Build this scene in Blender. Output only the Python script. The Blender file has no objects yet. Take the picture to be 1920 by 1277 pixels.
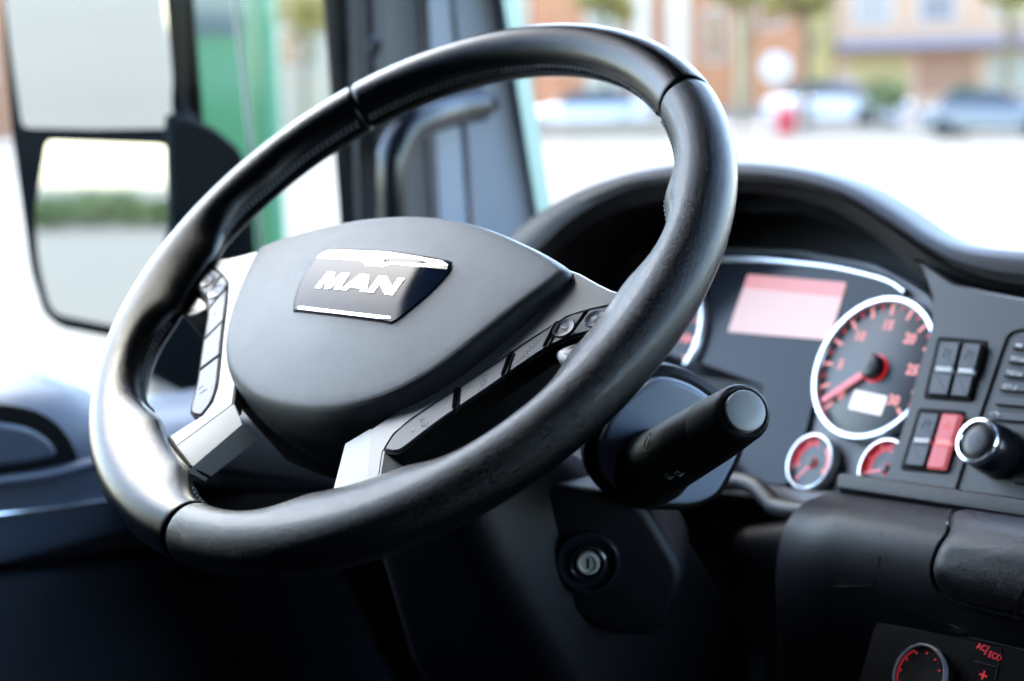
import bpy, math, random
from math import sin, cos, pi, radians, sqrt
from mathutils import Vector, Matrix, Euler
random.seed(7)
sc = bpy.context.scene
# ------------------------------------------------------------------ camera, sky, sun, exposure
EXPOSURE = 3.75
CW = Vector((0.701145, -0.702658, 0.121712))
RW = Matrix(((0.7608294, 0.6483350, -0.0282906), (0.0880877, -0.1463665, -0.9853007), (-0.6429457, 0.7471537, -0.1684702)))
FPX = 2920.01
cam_d = bpy.data.cameras.new("camera"); cam = bpy.data.objects.new("camera", cam_d)
sc.collection.objects.link(cam); sc.camera = cam
rows = [RW[0], -RW[1], -RW[2]]
cam.matrix_world = Matrix.Translation(CW) @ Matrix(((rows[0][0], rows[1][0], rows[2][0]), (rows[0][1], rows[1][1], rows[2][1]), (rows[0][2], rows[1][2], rows[2][2]))).to_4x4()
cam_d.sensor_width = 36; cam_d.lens = FPX / 1920 * 36
cam_d.clip_start = 0.02; cam_d.clip_end = 2000
cam_d.dof.use_dof = True; cam_d.dof.focus_distance = 0.90; cam_d.dof.aperture_fstop = 4.5
cam_d.dof.aperture_blades = 0
SUN_EL, SUN_AZ = 54, 286          # azimuth clockwise from +Y: a hazy sun high on the driver's side
w = bpy.data.worlds.new("World"); sc.world = w; w.use_nodes = True
nt = w.node_tree; bg = nt.nodes["Background"]
sky = nt.nodes.new("ShaderNodeTexSky"); sky.sky_type = 'NISHITA'; sky.sun_disc = False
sky.sun_elevation = radians(SUN_EL); sky.sun_rotation = radians(SUN_AZ); sky.dust_density = 1.4; sky.air_density = 1.0
nt.links.new(sky.outputs[0], bg.inputs[0]); bg.inputs[1].default_value = 0.15
sd = bpy.data.lights.new("sun", 'SUN'); sd.energy = 0.5; sd.angle = radians(10); sd.color = (1, .95, .86)
so = bpy.data.objects.new("sun", sd); sc.collection.objects.link(so)
sdir = Vector((sin(radians(SUN_AZ)) * cos(radians(SUN_EL)), cos(radians(SUN_AZ)) * cos(radians(SUN_EL)), sin(radians(SUN_EL))))
so.rotation_euler = sdir.to_track_quat('Z', 'Y').to_euler()
sc.view_settings.view_transform = 'Standard'; sc.view_settings.look = 'None'
sc.view_settings.exposure = EXPOSURE; sc.view_settings.gamma = 1.0; sc.view_settings.use_curve_mapping = False
sc.render.engine = 'CYCLES'
sc.cycles.use_denoising = True
sc.cycles.max_bounces = 10; sc.cycles.transparent_max_bounces = 24
sc.cycles.caustics_reflective = False; sc.cycles.caustics_refractive = False
sc.cycles.sample_clamp_indirect = 6

# ------------------------------------------------------------------ helpers
def ray(x, y): return RW.transposed() @ Vector(((x - 960) / FPX, (y - 638.5) / FPX, 1))
def onX(x, y, X): d = ray(x, y); return CW + d * ((X - CW.x) / d.x)
def onY(x, y, Y): d = ray(x, y); return CW + d * ((Y - CW.y) / d.y)
def onZ(x, y, Z): d = ray(x, y); return CW + d * ((Z - CW.z) / d.z)
def onN(x, y, o, n): d = ray(x, y); return CW + d * ((o - CW).dot(n) / d.dot(n))
class Fr:                                                # a plane frame: origin, right, up, normal
    def __init__(s, o, ex, ey):
        s.o = Vector(o); s.ex = Vector(ex).normalized(); ey = Vector(ey); s.ey = (ey - s.ex * ey.dot(s.ex)).normalized(); s.n = s.ex.cross(s.ey)
    def p(s, u, v, h=0): return s.o + s.ex * u + s.ey * v + s.n * h
    def uv(s, x, y, h=0): q = onN(x, y, s.o + s.n * h, s.n) - s.o; return (q.dot(s.ex), q.dot(s.ey))
    def at(s, x, y, h=0): return onN(x, y, s.o + s.n * h, s.n)
    def off(s, h): return Fr(s.o + s.n * h, s.ex, s.ey)
def spline(P, closed=False, n=8):
    P = [Vector(p) for p in P]; N = len(P); out = []
    for i in range(N if closed else N - 1):
        if closed: a, b, c, d = P[i - 1], P[i], P[(i + 1) % N], P[(i + 2) % N]
        else: a, b, c, d = P[max(i - 1, 0)], P[i], P[i + 1], P[min(i + 2, N - 1)]
        for k in range(n):
            t = k / n
            out.append(0.5 * ((2 * b) + (c - a) * t + (2 * a - 5 * b + 4 * c - d) * t * t + (3 * b - a - 3 * c + d) * t ** 3))
    if not closed: out.append(P[-1])
    return out
def rpoly(P, r, seg=4):                                   # rounded corners; r a number or one per corner
    P = [Vector(p) for p in P]; N = len(P); out = []
    for i in range(N):
        a, b, c = P[i - 1], P[i], P[(i + 1) % N]; ri = r[i] if hasattr(r, '__len__') else r
        l1, l2 = (a - b).length, (c - b).length; q = min(ri, l1 * .48, l2 * .48)
        if q < 1e-6: out.append(b); continue
        s, e = b + (a - b) / l1 * q, b + (c - b) / l2 * q
        for k in range(seg + 1):
            t = k / seg; out.append(s * (1 - t) ** 2 + b * 2 * t * (1 - t) + e * t * t)
    return out
def resample(P, n):
    P = [Vector(p) for p in P]; L = [0]
    for a, b in zip(P, P[1:]): L.append(L[-1] + (b - a).length)
    out = []; j = 0
    for k in range(n):
        t = L[-1] * k / (n - 1)
        while j < len(P) - 2 and L[j + 1] < t: j += 1
        out.append(P[j].lerp(P[j + 1], (t - L[j]) / max(1e-9, L[j + 1] - L[j])))
    return out
def inset(P, d):
    P = [Vector((p[0], p[1])) for p in P]; N = len(P)
    A = sum(P[i].x * P[(i + 1) % N].y - P[(i + 1) % N].x * P[i].y for i in range(N)); s = 1 if A > 0 else -1
    out = []
    for i in range(N):
        e1 = (P[i] - P[i - 1]); e2 = (P[(i + 1) % N] - P[i])
        if e1.length < 1e-9: e1 = e2
        if e2.length < 1e-9: e2 = e1
        n1 = Vector((-e1.y, e1.x)).normalized() * s; n2 = Vector((-e2.y, e2.x)).normalized() * s
        m = n1 + n2; m = m / max(m.dot(m) / 2, .5) if m.length > 1e-6 else n1
        out.append(P[i] + m * d)
    return out
class MB:
    def __init__(s): s.v = []; s.f = []
    def add(s, vs, fs):
        k = len(s.v); s.v += [tuple(v) for v in vs]; s.f += [tuple(i + k for i in f) for f in fs]; return s
    def loft(s, rings, close=True, cap0=False, cap1=False, loop=False):
        n = len(rings[0]); m = len(rings); vs = [p for r in rings for p in r]; fs = []
        for j in range(m if loop else m - 1):
            for i in range(n if close else n - 1):
                a, b = j * n + i, j * n + (i + 1) % n; c, d = ((j + 1) % m) * n + (i + 1) % n, ((j + 1) % m) * n + i
                fs.append((a, b, c, d))
        if cap0: fs.append(tuple(range(n))[::-1])
        if cap1: fs.append(tuple(range((m - 1) * n, m * n)))
        return s.add(vs, fs)
    def slab(s, fr, pts, h0, h1, bev=0.0, bseg=1, back_bev=0):
        P = [Vector((p[0], p[1])) for p in pts]; rings = []
        if back_bev: rings.append([fr.p(p.x, p.y, h0) for p in inset(P, back_bev)]); h0 = h0 + (back_bev if h1 > h0 else -back_bev)
        rings.append([fr.p(p.x, p.y, h0) for p in P])
        sg = 1 if h1 > h0 else -1
        if bev:
            for k in range(bseg + 1):
                a = pi / 2 * k / bseg
                rings.append([fr.p(q.x, q.y, h1 - sg * bev * (1 - sin(a))) for q in inset(P, bev * (1 - cos(a)))])
        else: rings.append([fr.p(p.x, p.y, h1) for p in P])
        return s.loft(rings, True, True, True)
    def tube(s, path, r, n=12, cap=True, sc2=None):
        path = [Vector(p) for p in path]; rings = []; up = None
        for i, p in enumerate(path):
            t = (path[min(i + 1, len(path) - 1)] - path[max(i - 1, 0)]).normalized()
            if up is None: up = t.orthogonal().normalized()
            up = (up - t * up.dot(t)).normalized(); sd_ = t.cross(up)
            rr = r[i] if hasattr(r, '__len__') else r
            rings.append([p + (up * cos(2 * pi * k / n) + sd_ * sin(2 * pi * k / n)) * rr for k in range(n)])
        return s.loft(rings, True, cap, cap)
    def lathe(s, fr, prof, n=48, u=0, v=0):              # prof: (radius, height) list
        rings = [[fr.p(u + r * cos(2 * pi * k / n), v + r * sin(2 * pi * k / n), h) for k in range(n)] for r, h in prof]
        return s.loft(rings, True, prof[0][0] > 1e-6, prof[-1][0] > 1e-6)
    def box(s, a, b):
        x0, y0, z0 = a; x1, y1, z1 = b
        return s.add([(x0, y0, z0), (x1, y0, z0), (x1, y1, z0), (x0, y1, z0), (x0, y0, z1), (x1, y0, z1), (x1, y1, z1), (x0, y1, z1)],
                     [(3, 2, 1, 0), (4, 5, 6, 7), (0, 1, 5, 4), (1, 2, 6, 5), (2, 3, 7, 6), (3, 0, 4, 7)])
    def text(s, fr, txt, size, u=0, v=0, h=0, ext=.0002, rot=0, sx=1, align='CENTER', bold=0):
        cu = bpy.data.curves.new('t', 'FONT'); cu.body = txt; cu.size = size; cu.extrude = ext; cu.align_x = align; cu.align_y = 'CENTER'; cu.offset = bold; cu.resolution_u = 2
        ob = bpy.data.objects.new('t', cu); sc.collection.objects.link(ob)
        dg = bpy.context.evaluated_depsgraph_get(); me = bpy.data.meshes.new_from_object(ob.evaluated_get(dg))
        c_, s_ = cos(rot), sin(rot)
        vs = []
        for q in me.vertices:
            x, y = q.co.x * sx, q.co.y
            vs.append(fr.p(u + x * c_ - y * s_, v + x * s_ + y * c_, h + ext + q.co.z))
        s.add(vs, [tuple(p.vertices) for p in me.polygons])
        bpy.data.objects.remove(ob); bpy.data.meshes.remove(me); bpy.data.curves.remove(cu)
        return s
WMX = {}
def obj(name, mb, m, parent=None, local=False, smooth=True, ang=40, label=None):
    vs = mb.v
    if parent is not None and not local:
        inv = WMX[parent.name].inverted(); vs = [tuple(inv @ Vector(v)) for v in vs]
    me = bpy.data.meshes.new(name); me.from_pydata([tuple(v) for v in vs], [], mb.f); me.validate(); me.update()
    import bmesh
    bm = bmesh.new(); bm.from_mesh(me); bmesh.ops.recalc_face_normals(bm, faces=bm.faces); bm.to_mesh(me); bm.free()
    if smooth:
        me.polygons.foreach_set('use_smooth', [True] * len(me.polygons)); me.set_sharp_from_angle(angle=radians(ang))
    me.materials.append(m)
    o = bpy.data.objects.new(name, me); sc.collection.objects.link(o)
    if parent is not None: o.parent = parent; WMX[o.name] = WMX[parent.name]
    else: WMX[o.name] = Matrix.Identity(4)
    if label: o['label'] = label
    return o
def thing(name, loc, label, cat, group=None, rot=(0, 0, 0)):
    o = bpy.data.objects.new(name, None); sc.collection.objects.link(o); o.location = loc; o.rotation_euler = rot; o.empty_display_size = .1
    o['label'] = label; o['category'] = cat
    if group: o['group'] = group
    WMX[o.name] = Matrix.Translation(Vector(loc)) @ Euler(rot).to_matrix().to_4x4()
    return o
def tag(o, label, cat, group=None):
    o['label'] = label; o['category'] = cat
    if group: o['group'] = group
    return o
def struct(name, mb, m): o = obj(name, mb, m); o['kind'] = 'structure'; return o

ALB = .62                                                # deep-toned scene: keeps surfaces in line with the exposure
def mat(name, col, rough=.5, metal=0, grain=None, coat=0, emit=None, estr=0, var=0, vscale=20, spec=.5, smudge=0, ior=1.5):
    if metal < .5: col = tuple(c * ALB for c in col)
    m = bpy.data.materials.new(name); m.use_nodes = True; N = m.node_tree.nodes; L = m.node_tree.links; b = N['Principled BSDF']
    b.inputs['Base Color'].default_value = (*col, 1); b.inputs['Roughness'].default_value = rough; b.inputs['Metallic'].default_value = metal
    b.inputs['IOR'].default_value = ior
    b.inputs['Coat Weight'].default_value = coat; b.inputs['Coat Roughness'].default_value = .05 if rough < .2 or coat > .4 else .2; b.inputs['Specular IOR Level'].default_value = spec
    if emit: b.inputs['Emission Color'].default_value = (*emit, 1); b.inputs['Emission Strength'].default_value = estr / 2 ** EXPOSURE
    tc = N.new('ShaderNodeTexCoord')
    if grain:                                            # (scale, distance, kind)
        gs, gd, kind = grain
        if kind == 'leather':
            t = N.new('ShaderNodeTexVoronoi'); t.feature = 'DISTANCE_TO_EDGE'; t.inputs['Scale'].default_value = gs
            nn = N.new('ShaderNodeTexNoise'); nn.inputs['Scale'].default_value = gs * .8; nn.inputs['Detail'].default_value = 2
            mx = N.new('ShaderNodeMixRGB'); mx.blend_type = 'ADD'; mx.inputs[0].default_value = .02 * 300 / gs
            L.new(tc.outputs['Object'], nn.inputs['Vector']); L.new(tc.outputs['Object'], mx.inputs[1]); L.new(nn.outputs['Color'], mx.inputs[2]); L.new(mx.outputs[0], t.inputs['Vector'])
            mr = N.new('ShaderNodeMapRange'); mr.inputs['From Max'].default_value = .22; mr.interpolation_type = 'SMOOTHSTEP'; L.new(t.outputs['Distance'], mr.inputs['Value']); src = mr.outputs[0]
        else:
            t = N.new('ShaderNodeTexNoise'); t.inputs['Scale'].default_value = gs; t.inputs['Detail'].default_value = 3; L.new(tc.outputs['Object'], t.inputs['Vector']); src = t.outputs['Fac']
        bp = N.new('ShaderNodeBump'); bp.inputs['Strength'].default_value = 1; bp.inputs['Distance'].default_value = gd
        L.new(src, bp.inputs['Height']); L.new(bp.outputs[0], b.inputs['Normal'])
    if var:
        t2 = N.new('ShaderNodeTexNoise'); t2.inputs['Scale'].default_value = vscale; t2.inputs['Detail'].default_value = 5; L.new(tc.outputs['Object'], t2.inputs['Vector'])
        r = N.new('ShaderNodeMixRGB'); r.inputs[1].default_value = (*[c * (1 - var) for c in col], 1); r.inputs[2].default_value = (*[min(1, c * (1 + var)) for c in col], 1)
        L.new(t2.outputs['Fac'], r.inputs[0]); L.new(r.outputs[0], b.inputs['Base Color'])
    if smudge:
        t3 = N.new('ShaderNodeTexNoise'); t3.inputs['Scale'].default_value = 45; t3.inputs['Detail'].default_value = 6; t3.inputs['Distortion'].default_value = .8; L.new(tc.outputs['Object'], t3.inputs['Vector'])
        q = N.new('ShaderNodeMapRange'); q.inputs['From Min'].default_value = .35; q.inputs['From Max'].default_value = .7; q.inputs['To Min'].default_value = max(0, rough - smudge); q.inputs['To Max'].default_value = rough + smudge
        L.new(t3.outputs['Fac'], q.inputs['Value']); L.new(q.outputs[0], b.inputs['Roughness'])
    return m
def glass(name, tint, refl=1.0):                          # thin pane: sees through, reflects by Fresnel
    m = bpy.data.materials.new(name); m.use_nodes = True; N = m.node_tree.nodes; L = m.node_tree.links
    N.remove(N['Principled BSDF']); tr = N.new('ShaderNodeBsdfTransparent'); tr.inputs[0].default_value = (*tint, 1)
    gl = N.new('ShaderNodeBsdfGlossy'); gl.inputs['Roughness'].default_value = .02; gl.inputs[0].default_value = (refl, refl, refl, 1)
    fr = N.new('ShaderNodeFresnel'); fr.inputs[0].default_value = 1.45; mx = N.new('ShaderNodeMixShader')
    L.new(fr.outputs[0], mx.inputs[0]); L.new(tr.outputs[0], mx.inputs[1]); L.new(gl.outputs[0], mx.inputs[2]); L.new(mx.outputs[0], N['Material Output'].inputs[0])
    return m
M = dict(
    leather=mat('grained_leather', (.002, .003, .0048), .18, spec=.40, grain=(760, .00006, 'leather'), smudge=.015),
    leather_s=mat('smooth_leather', (.003, .0034, .0045), .185, spec=.30, grain=(900, .00002, 'leather'), smudge=.04),
    thread=mat('dark_thread', (.14, .15, .18), .5),
    gap=mat('black_gap', (.003, .003, .004), .7, spec=.2),
    hub=mat('hub_plastic', (.044, .047, .054), .37, ior=1.6, grain=(1000, .00010, 'leather'), var=.06, vscale=30, smudge=.03),
    silver=mat('satin_silver_paint', (.72, .72, .69), .30, metal=.05, grain=(1500, .00001, 'noise')),
    button=mat('grey_button_plastic', (.20, .22, .26), .36, grain=(1500, .00001, 'noise')),
    print=mat('white_print', (1.35, 1.36, 1.38), .6, spec=.2),
    chrome=mat('chrome', (.85, .87, .88), .12, metal=1),
    badge=mat('badge_lacquer', (.008, .02, .045), .05, spec=.14, coat=0, var=.5, vscale=150),
    black=mat('black_plastic', (.004, .0045, .0065), .45, spec=.22, grain=(700, .00003, 'leather')),
    gloss=mat('gloss_black_plastic', (.012, .014, .02), .22),
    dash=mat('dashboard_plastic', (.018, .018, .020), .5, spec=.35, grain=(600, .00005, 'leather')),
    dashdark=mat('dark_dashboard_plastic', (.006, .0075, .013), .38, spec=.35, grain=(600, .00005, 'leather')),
    pad=mat('grained_grey_pad', (.02, .021, .028), .36, grain=(520, .00008, 'leather')),
    panel=mat('grey_panel', (.06, .061, .065), .5, grain=(900, .00004, 'noise')),
    bezel=mat('pale_bezel', (.17, .17, .18), .45),
    face=mat('gauge_face', (.022, .023, .030), .4),
    cglass=mat('cluster_smoked_glass', (.028, .034, .046), .16, spec=.15),
    ring=mat('silver_ring', (.75, .77, .80), .25, metal=.6),
    switch=mat('switch_plastic', (.03, .031, .035), .4),
    red=mat('glowing_red_switch', (.62, .075, .10), .4, emit=(1, .22, .26), estr=.42),  # glow added to brighten the plastic, no lamp behind it
    lamp_red=mat('lit_red_marks', (.5, .1, .1), .5, emit=(1, .38, .38), estr=.85),
    lamp_deep=mat('lit_deep_red_marks', (.4, .02, .03), .5, emit=(1, .04, .07), estr=.5),
    needle=mat('needle_red', (.8, .15, .18), .4, emit=(1, .22, .28), estr=.55),
    lcd=mat('lit_screen_reflection', (.5, .4, .4), .4, emit=(1, .62, .58), estr=.6),  # whitish reflection on the lower screen put into this colour
    lcd2=mat('lit_screen_rose', (.5, .2, .2), .4, emit=(1, .36, .36), estr=.6),
    lcdw=mat('lit_screen_white', (.6, .6, .6), .4, emit=(1, .93, .92), estr=.75),
    pillar=mat('pillar_trim', (.46, .51, .60), .55, grain=(800, .00004, 'noise')),
    pillar_d=mat('pillar_trim_dark', (.035, .037, .045), .5),
    lining=mat('cab_lining', (.035, .035, .04), .8),
    floor=mat('cab_floor_rubber', (.01, .01, .011), .8),
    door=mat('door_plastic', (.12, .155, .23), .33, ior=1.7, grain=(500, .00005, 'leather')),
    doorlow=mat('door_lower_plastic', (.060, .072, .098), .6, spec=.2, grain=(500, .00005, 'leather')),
    rubber=mat('rubber_seal', (.012, .012, .014), .6),
    mint=mat('mint_edge', (.55, .78, .66), .3),
    key=mat('nickel_lock', (.7, .7, .62), .4, metal=.3), endcap=mat('stalk_button_plastic', (.42, .44, .46), .4),
    mirror=mat('mirror_glass', (.62, .62, .60), .02, metal=1),
    mhouse=mat('mirror_housing', (.004, .005, .007), .85, spec=.08),
    marm=mat('mirror_arm_plastic', (.010, .016, .021), .85, spec=.08),
)
# ------------------------------------------------------------------ frames of the main surfaces
TILT = radians(40.4236)
WR = Matrix.Rotation(TILT, 4, 'X')
WFR = Fr((0, 0, 0), (1, 0, 0), (0, 1, 0))                # wheel local frame
CLO = Vector((.136, .393, -.115))
CL = Fr(CLO, (.961, -.276, 0), (.129, .449, .884))         # instrument cluster plane
CP = CL.off(.018)                                          # switch panel plane, 18 mm nearer

# ------------------------------------------------------------------ cab shell
cab = thing('truck_cab', (.6, -.1, -1.1), 'truck cab interior with grey roof lining, pillars and windscreen around the driving position', 'truck cab')
obj('roof_lining', MB().box((-.66, -1.3, 1.06), (.25, .55, 1.12)).box((1.0, -1.3, 1.06), (1.9, .55, 1.12)).box((.25, -1.3, 1.06), (1.0, -.55, 1.12)).box((.25, .15, 1.06), (1.0, .55, 1.12)).box((-.66, .66, .56), (1.9, .76, 1.07)).box((-.66, .5, 1.03), (1.9, .7, 1.1)), M['lining'], cab)
obj('roof_hatch_frame', MB().box((.22, -.58, 1.04), (.25, .18, 1.14)).box((1.0, -.58, 1.04), (1.03, .18, 1.14)).box((.25, -.58, 1.04), (1.0, -.55, 1.14)).box((.25, .15, 1.04), (1.0, .18, 1.14)), M['dashdark'], cab)
obj('roof_hatch_lid', MB().box((.25, -.55, 1.09), (1.0, .15, 1.12)), M['lining'], cab)
obj('rear_wall', MB().box((-.66, -1.36, -1.1), (1.9, -1.3, 1.12)), M['lining'], cab)
obj('floor_mat', MB().box((-.66, -1.3, -1.14), (1.9, 1.0, -1.1)), M['floor'], cab)
obj('side_wall', MB().box((1.86, -1.3, -1.1), (1.9, -.5, 1.1)), M['lining'], cab)
obj('side_wall', MB().box((1.86, -.5, .60), (1.9, .62, 1.1)), M['lining'], cab)
obj('side_wall', MB().box((1.86, -.5, -1.1), (1.9, 1.0, -.12)), M['lining'], cab)
obj('side_wall', MB().box((-.70, -1.3, -1.1), (-.66, -.42, 1.1)), M['lining'], cab)
def lean(pt, pb, z0, z1):                                 # extend the line pt-pb to heights z0..z1
    d = (pt - pb) / (pt.z - pb.z); return pb + d * (z1 - pb.z), pb + d * (z0 - pb.z)
def strip(mb, xa, xb, X, z0=-.34, z1=1.05, th=.02, nrm=(1, 0, 0)):   # px at y=0 / y=400 for left and right edges
    (l0, l1), (r0, r1) = xa, xb
    Xl, Xr = X if hasattr(X, '__len__') else (X, X)
    a1, a0 = lean(onX(l0, 0, Xl), onX(l1, 400, Xl), z0, z1); b1, b0 = lean(onX(r0, 0, Xr), onX(r1, 400, Xr), z0, z1)
    n = (b0 - a0).cross(a1 - a0).normalized()
    if n.dot(CW - a0) < 0: n = -n
    q = [a0, b0, b1, a1]; rings = [[p - n * th for p in q], q]
    return mb.loft(rings, True, True, True)
mb = MB(); strip(mb, (606, 636), (700, 712), (-.63, -.60), th=.05); strip(mb, (700, 712), (790, 812), (-.60, -.62), th=.03)
obj('window_pillar', mb, M['pillar_d'], cab)
mb = MB(); strip(mb, (660, 676), (688, 702), (-.598, -.594), th=.012); obj('window_seal', mb, M['rubber'], cab)
mb = MB(); strip(mb, (798, 822), (842, 874), (-.612, -.602), th=.03); obj('pillar_edge_trim', mb, M['pillar'], cab)
mb = MB(); strip(mb, (842, 874), (853, 893), (-.622, -.612), th=.02); obj('pillar_seam', mb, M['gap'], cab)
mb = MB(); strip(mb, (852, 892), (944, 1008), (-.60, -.555), th=.03); obj('pillar_panel', mb, M['pillar'], cab)
mb = MB(); strip(mb, (944, 1008), (972, 1036), (-.575, -.575), th=.012); obj('windscreen_edge', mb, M['mint'], cab)
bolt = Fr(onX(697, 88, -.605), (0, 1, 0), (0, 0, 1)); obj('pillar_bolt', MB().lathe(bolt, [(.012, -.004), (.012, .004), (.008, .006), (.008, .002), (0, .002)], 24), M['gloss'], cab)
# windscreen, raked, from dash to roof
ws = MB().loft([[Vector((-.58, .97, -.16)), Vector((1.86, .97, -.16))], [Vector((-.56, .73, .58)), Vector((1.86, .73, .58))]], close=False)
obj('windscreen', ws, glass('windscreen_glass', (.93, .97, .95), .4), cab, smooth=False)
# grab handle on the pillar
hp = [(738, 520), (738, 420), (737, 330), (741, 285), (758, 248), (795, 222), (850, 204), (900, 196)]
path = spline([onX(x, y, -.555 if i < 6 else -.565) for i, (x, y) in enumerate(hp)], n=6)
hb = MB().tube(path, .021, 24)
obj('grab_handle', hb, M['gloss'], cab)
obj('handle_end', MB().tube([onX(893, 197, -.565), onX(915, 196, -.58)], .014, 16), M['chrome'], cab)

# ------------------------------------------------------------------ driver's door
door = thing('cab_door', (-.58, .1, -.5), 'dark blue-grey door on the left with a bulging sill, map pocket groove and thin chrome strip', 'door')
def sill(y):
    pts = [(-.6, -.118), (.06, -.138), (.10, -.142), (.14, -.160), (.168, -.186), (.20, -.197), (.32, -.204), (.6, -.206), (1.0, -.2)]
    for (a, za), (b, zb) in zip(pts, pts[1:]):
        if a <= y <= b: t = (y - a) / (b - a); t = t * t * (3 - 2 * t); return za + (zb - za) * t
    return pts[-1][1]
rings = []
for k in range(60):
    y = -.42 + k * 1.1 / 59; s = sill(y); hgt = (s + .206) * .9
    prof = [(-.66, -1.05), (-.66, s - .012), (-.64, s), (-.60, s + .002), (-.565, s - .004), (-.54, s - .015), (-.522, s - .036), (-.512, s - .07), (-.508, -.285), (-.512, -.292), (-.54, -.296)]
    rings.append([Vector((a, y, b)) for a, b in prof])
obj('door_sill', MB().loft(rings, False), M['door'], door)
# recess with raised rim (pull handle bowl)
DX = Fr((-.506, 0, 0), (0, 1, 0), (0, 0, 1))
uvd = lambda x, y, h=0: DX.uv(x, y, h)
bowl = [(-120, 752), (0, 757), (60, 766), (105, 790), (135, 830), (150, 872), (100, 884), (0, 895), (-120, 905)]
o2 = [Vector(uvd(*p)) for p in bowl]; o2 = rpoly(o2, .012, 4)
obj('pull_recess', MB().slab(DX, o2, -.02, .002, .001), M['gap'], door)
inn = [(-110, 784), (0, 792), (50, 800), (90, 822), (112, 855), (60, 868), (0, 876), (-110, 884)]
obj('recess_lining', MB().slab(DX, rpoly([Vector(uvd(*p, .003)) for p in inn], .01, 4), -.018, .006, .004), M['door'], door)
rim_p = spline([DX.at(x, y, .004) for x, y in [(-120, 918), (0, 903), (80, 892), (165, 872), (200, 862)]], n=5)
obj('recess_rim', MB().tube(rim_p, .006, 10), M['door'], door)
stp = [DX.at(x, y, .003) for x, y in [(-150, 985), (0, 964), (110, 952), (215, 937), (360, 916)]]
obj('trim_strip', MB().tube(spline(stp, n=5), .0022, 8), M['chrome'], door)
DL = Fr((-.53, 0, 0), (0, 1, 0), (0, 0, 1))
lowtop = [(-300, 1135), (0, 1084), (150, 1066), (300, 1044), (420, 1030), (620, 1020)]
P = [Vector(DL.uv(*p)) for p in lowtop] + [Vector((.75, -1.05)), Vector((-.42, -1.05))]
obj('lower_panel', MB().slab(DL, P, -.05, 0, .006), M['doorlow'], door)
pk = [(205, 1300), (235, 1200), (262, 1120), (285, 1092), (340, 1076), (480, 1060)]
c1 = spline([DL.at(x, y, .001) for x, y in pk], n=6); obj('pocket_rim', MB().tube(c1, .005, 8), M['doorlow'], door)
P2 = [Vector(DL.uv(*p)) for p in [(215, 1310), (245, 1200), (270, 1128), (292, 1100), (345, 1084), (480, 1068)]] + [Vector((.6, -.9)), Vector((.15, -.9))]
obj('map_pocket', MB().slab(DL, P2, -.01, .004, .003), mat('map_pocket_plastic', (.035, .048, .075), .55, grain=(500, .00005, 'leather')), door)
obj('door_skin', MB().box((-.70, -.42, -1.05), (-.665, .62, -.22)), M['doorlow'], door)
obj('window_frame', MB().box((-.66, -.42, .80), (-.62, .56, 1.05)).box((-.66, -.42, -.2), (-.62, -.35, .80)), M['rubber'], door)
obj('window_glass', MB().add([(-.645, -.35, -.2), (-.645, .56, -.2), (-.645, .56, .80), (-.645, -.35, .80)], [(0, 1, 2, 3)]), glass('door_glass', (.90, .95, .92), .12), door, smooth=False)

# ------------------------------------------------------------------ side mirror
MN = Vector((.30, -.953, .035)).normalized()
mo = onX(200, 300, -1.0)
MX = Vector((0, 0, 1)).cross(MN).normalized(); MR = Fr(mo, MX, MN.cross(MX))
mir = thing('side_mirror', mo - Vector((0, 0, .2)), 'black double-pane side mirror outside the driver\'s window', 'side mirror')
muv = lambda pts, h=0: [Vector(MR.uv(x, y, h)) for x, y in pts]
house = muv([(-2, -260), (0, 60), (13, 240), (29, 360), (50, 510), (74, 590), (106, 616), (200, 634), (300, 652), (345, 560), (372, 400), (376, 250), (345, 218), (330, 200), (324, 60), (316, -260)])
obj('housing', MB().slab(MR, rpoly(house, .012, 3), -.06, -.004, .004, back_bev=.035), M['mhouse'], mir)
up = rpoly(muv([(22, -250), (28, 60), (38, 240), (322, 246), (322, 60), (312, -250)]), [.01, .1, .012, .012, .1, .01], 5)
lo = rpoly(muv([(92, 264), (68, 400), (76, 500), (100, 588), (190, 606), (262, 618), (318, 560), (326, 380), (324, 272)]), [.008, .03, .03, .02, .02, .02, .03, .03, .02], 4)
MU = Fr(MR.o, MR.ex, Vector((0, 0, 1)))
def pane(name, P, tilt_v, tilt_u, OFF=0):                        # each glass tilts in its own seat
    cx = sum(p.x for p in P) / len(P); cy = sum(p.y for p in P) / len(P)
    v = [MR.p(p.x, p.y, OFF + .0035 + (p.y - cy) * tilt_v + (p.x - cx) * tilt_u) for p in P]; bk = [MR.p(p.x, p.y, OFF - .002 + (p.y - cy) * tilt_v + (p.x - cx) * tilt_u) for p in P]
    return obj(name, MB().loft([bk, v], True, True, True), M['mirror'], mir, smooth=False)
pane('upper_glass', up, .13, 0, .012); pane('lower_glass', lo, 0, 0)
AX = Fr(onX(400, 400, -.80), (0, 1, 0), (0, 0, 1))
arm = [Vector(AX.uv(x, y)) for x, y in [(322, 212), (352, 216), (405, 238), (455, 278), (474, 330), (486, 470), (500, 700), (520, 760), (360, 742), (285, 700), (290, 600), (330, 420)]]
obj('mirror_arm', MB().slab(AX, rpoly(arm, .012, 4), -.014, 0, .006), M['marm'], mir)
obj('arm_rod', MB().tube([onX(430, -90, -.79), onX(440, 0, -.79), onX(463, 200, -.79), onX(490, 470, -.79), onX(500, 640, -.79)], .0032, 10), mat('pale_rod_paint', (.6, .62, .58), .4), mir)

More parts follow.
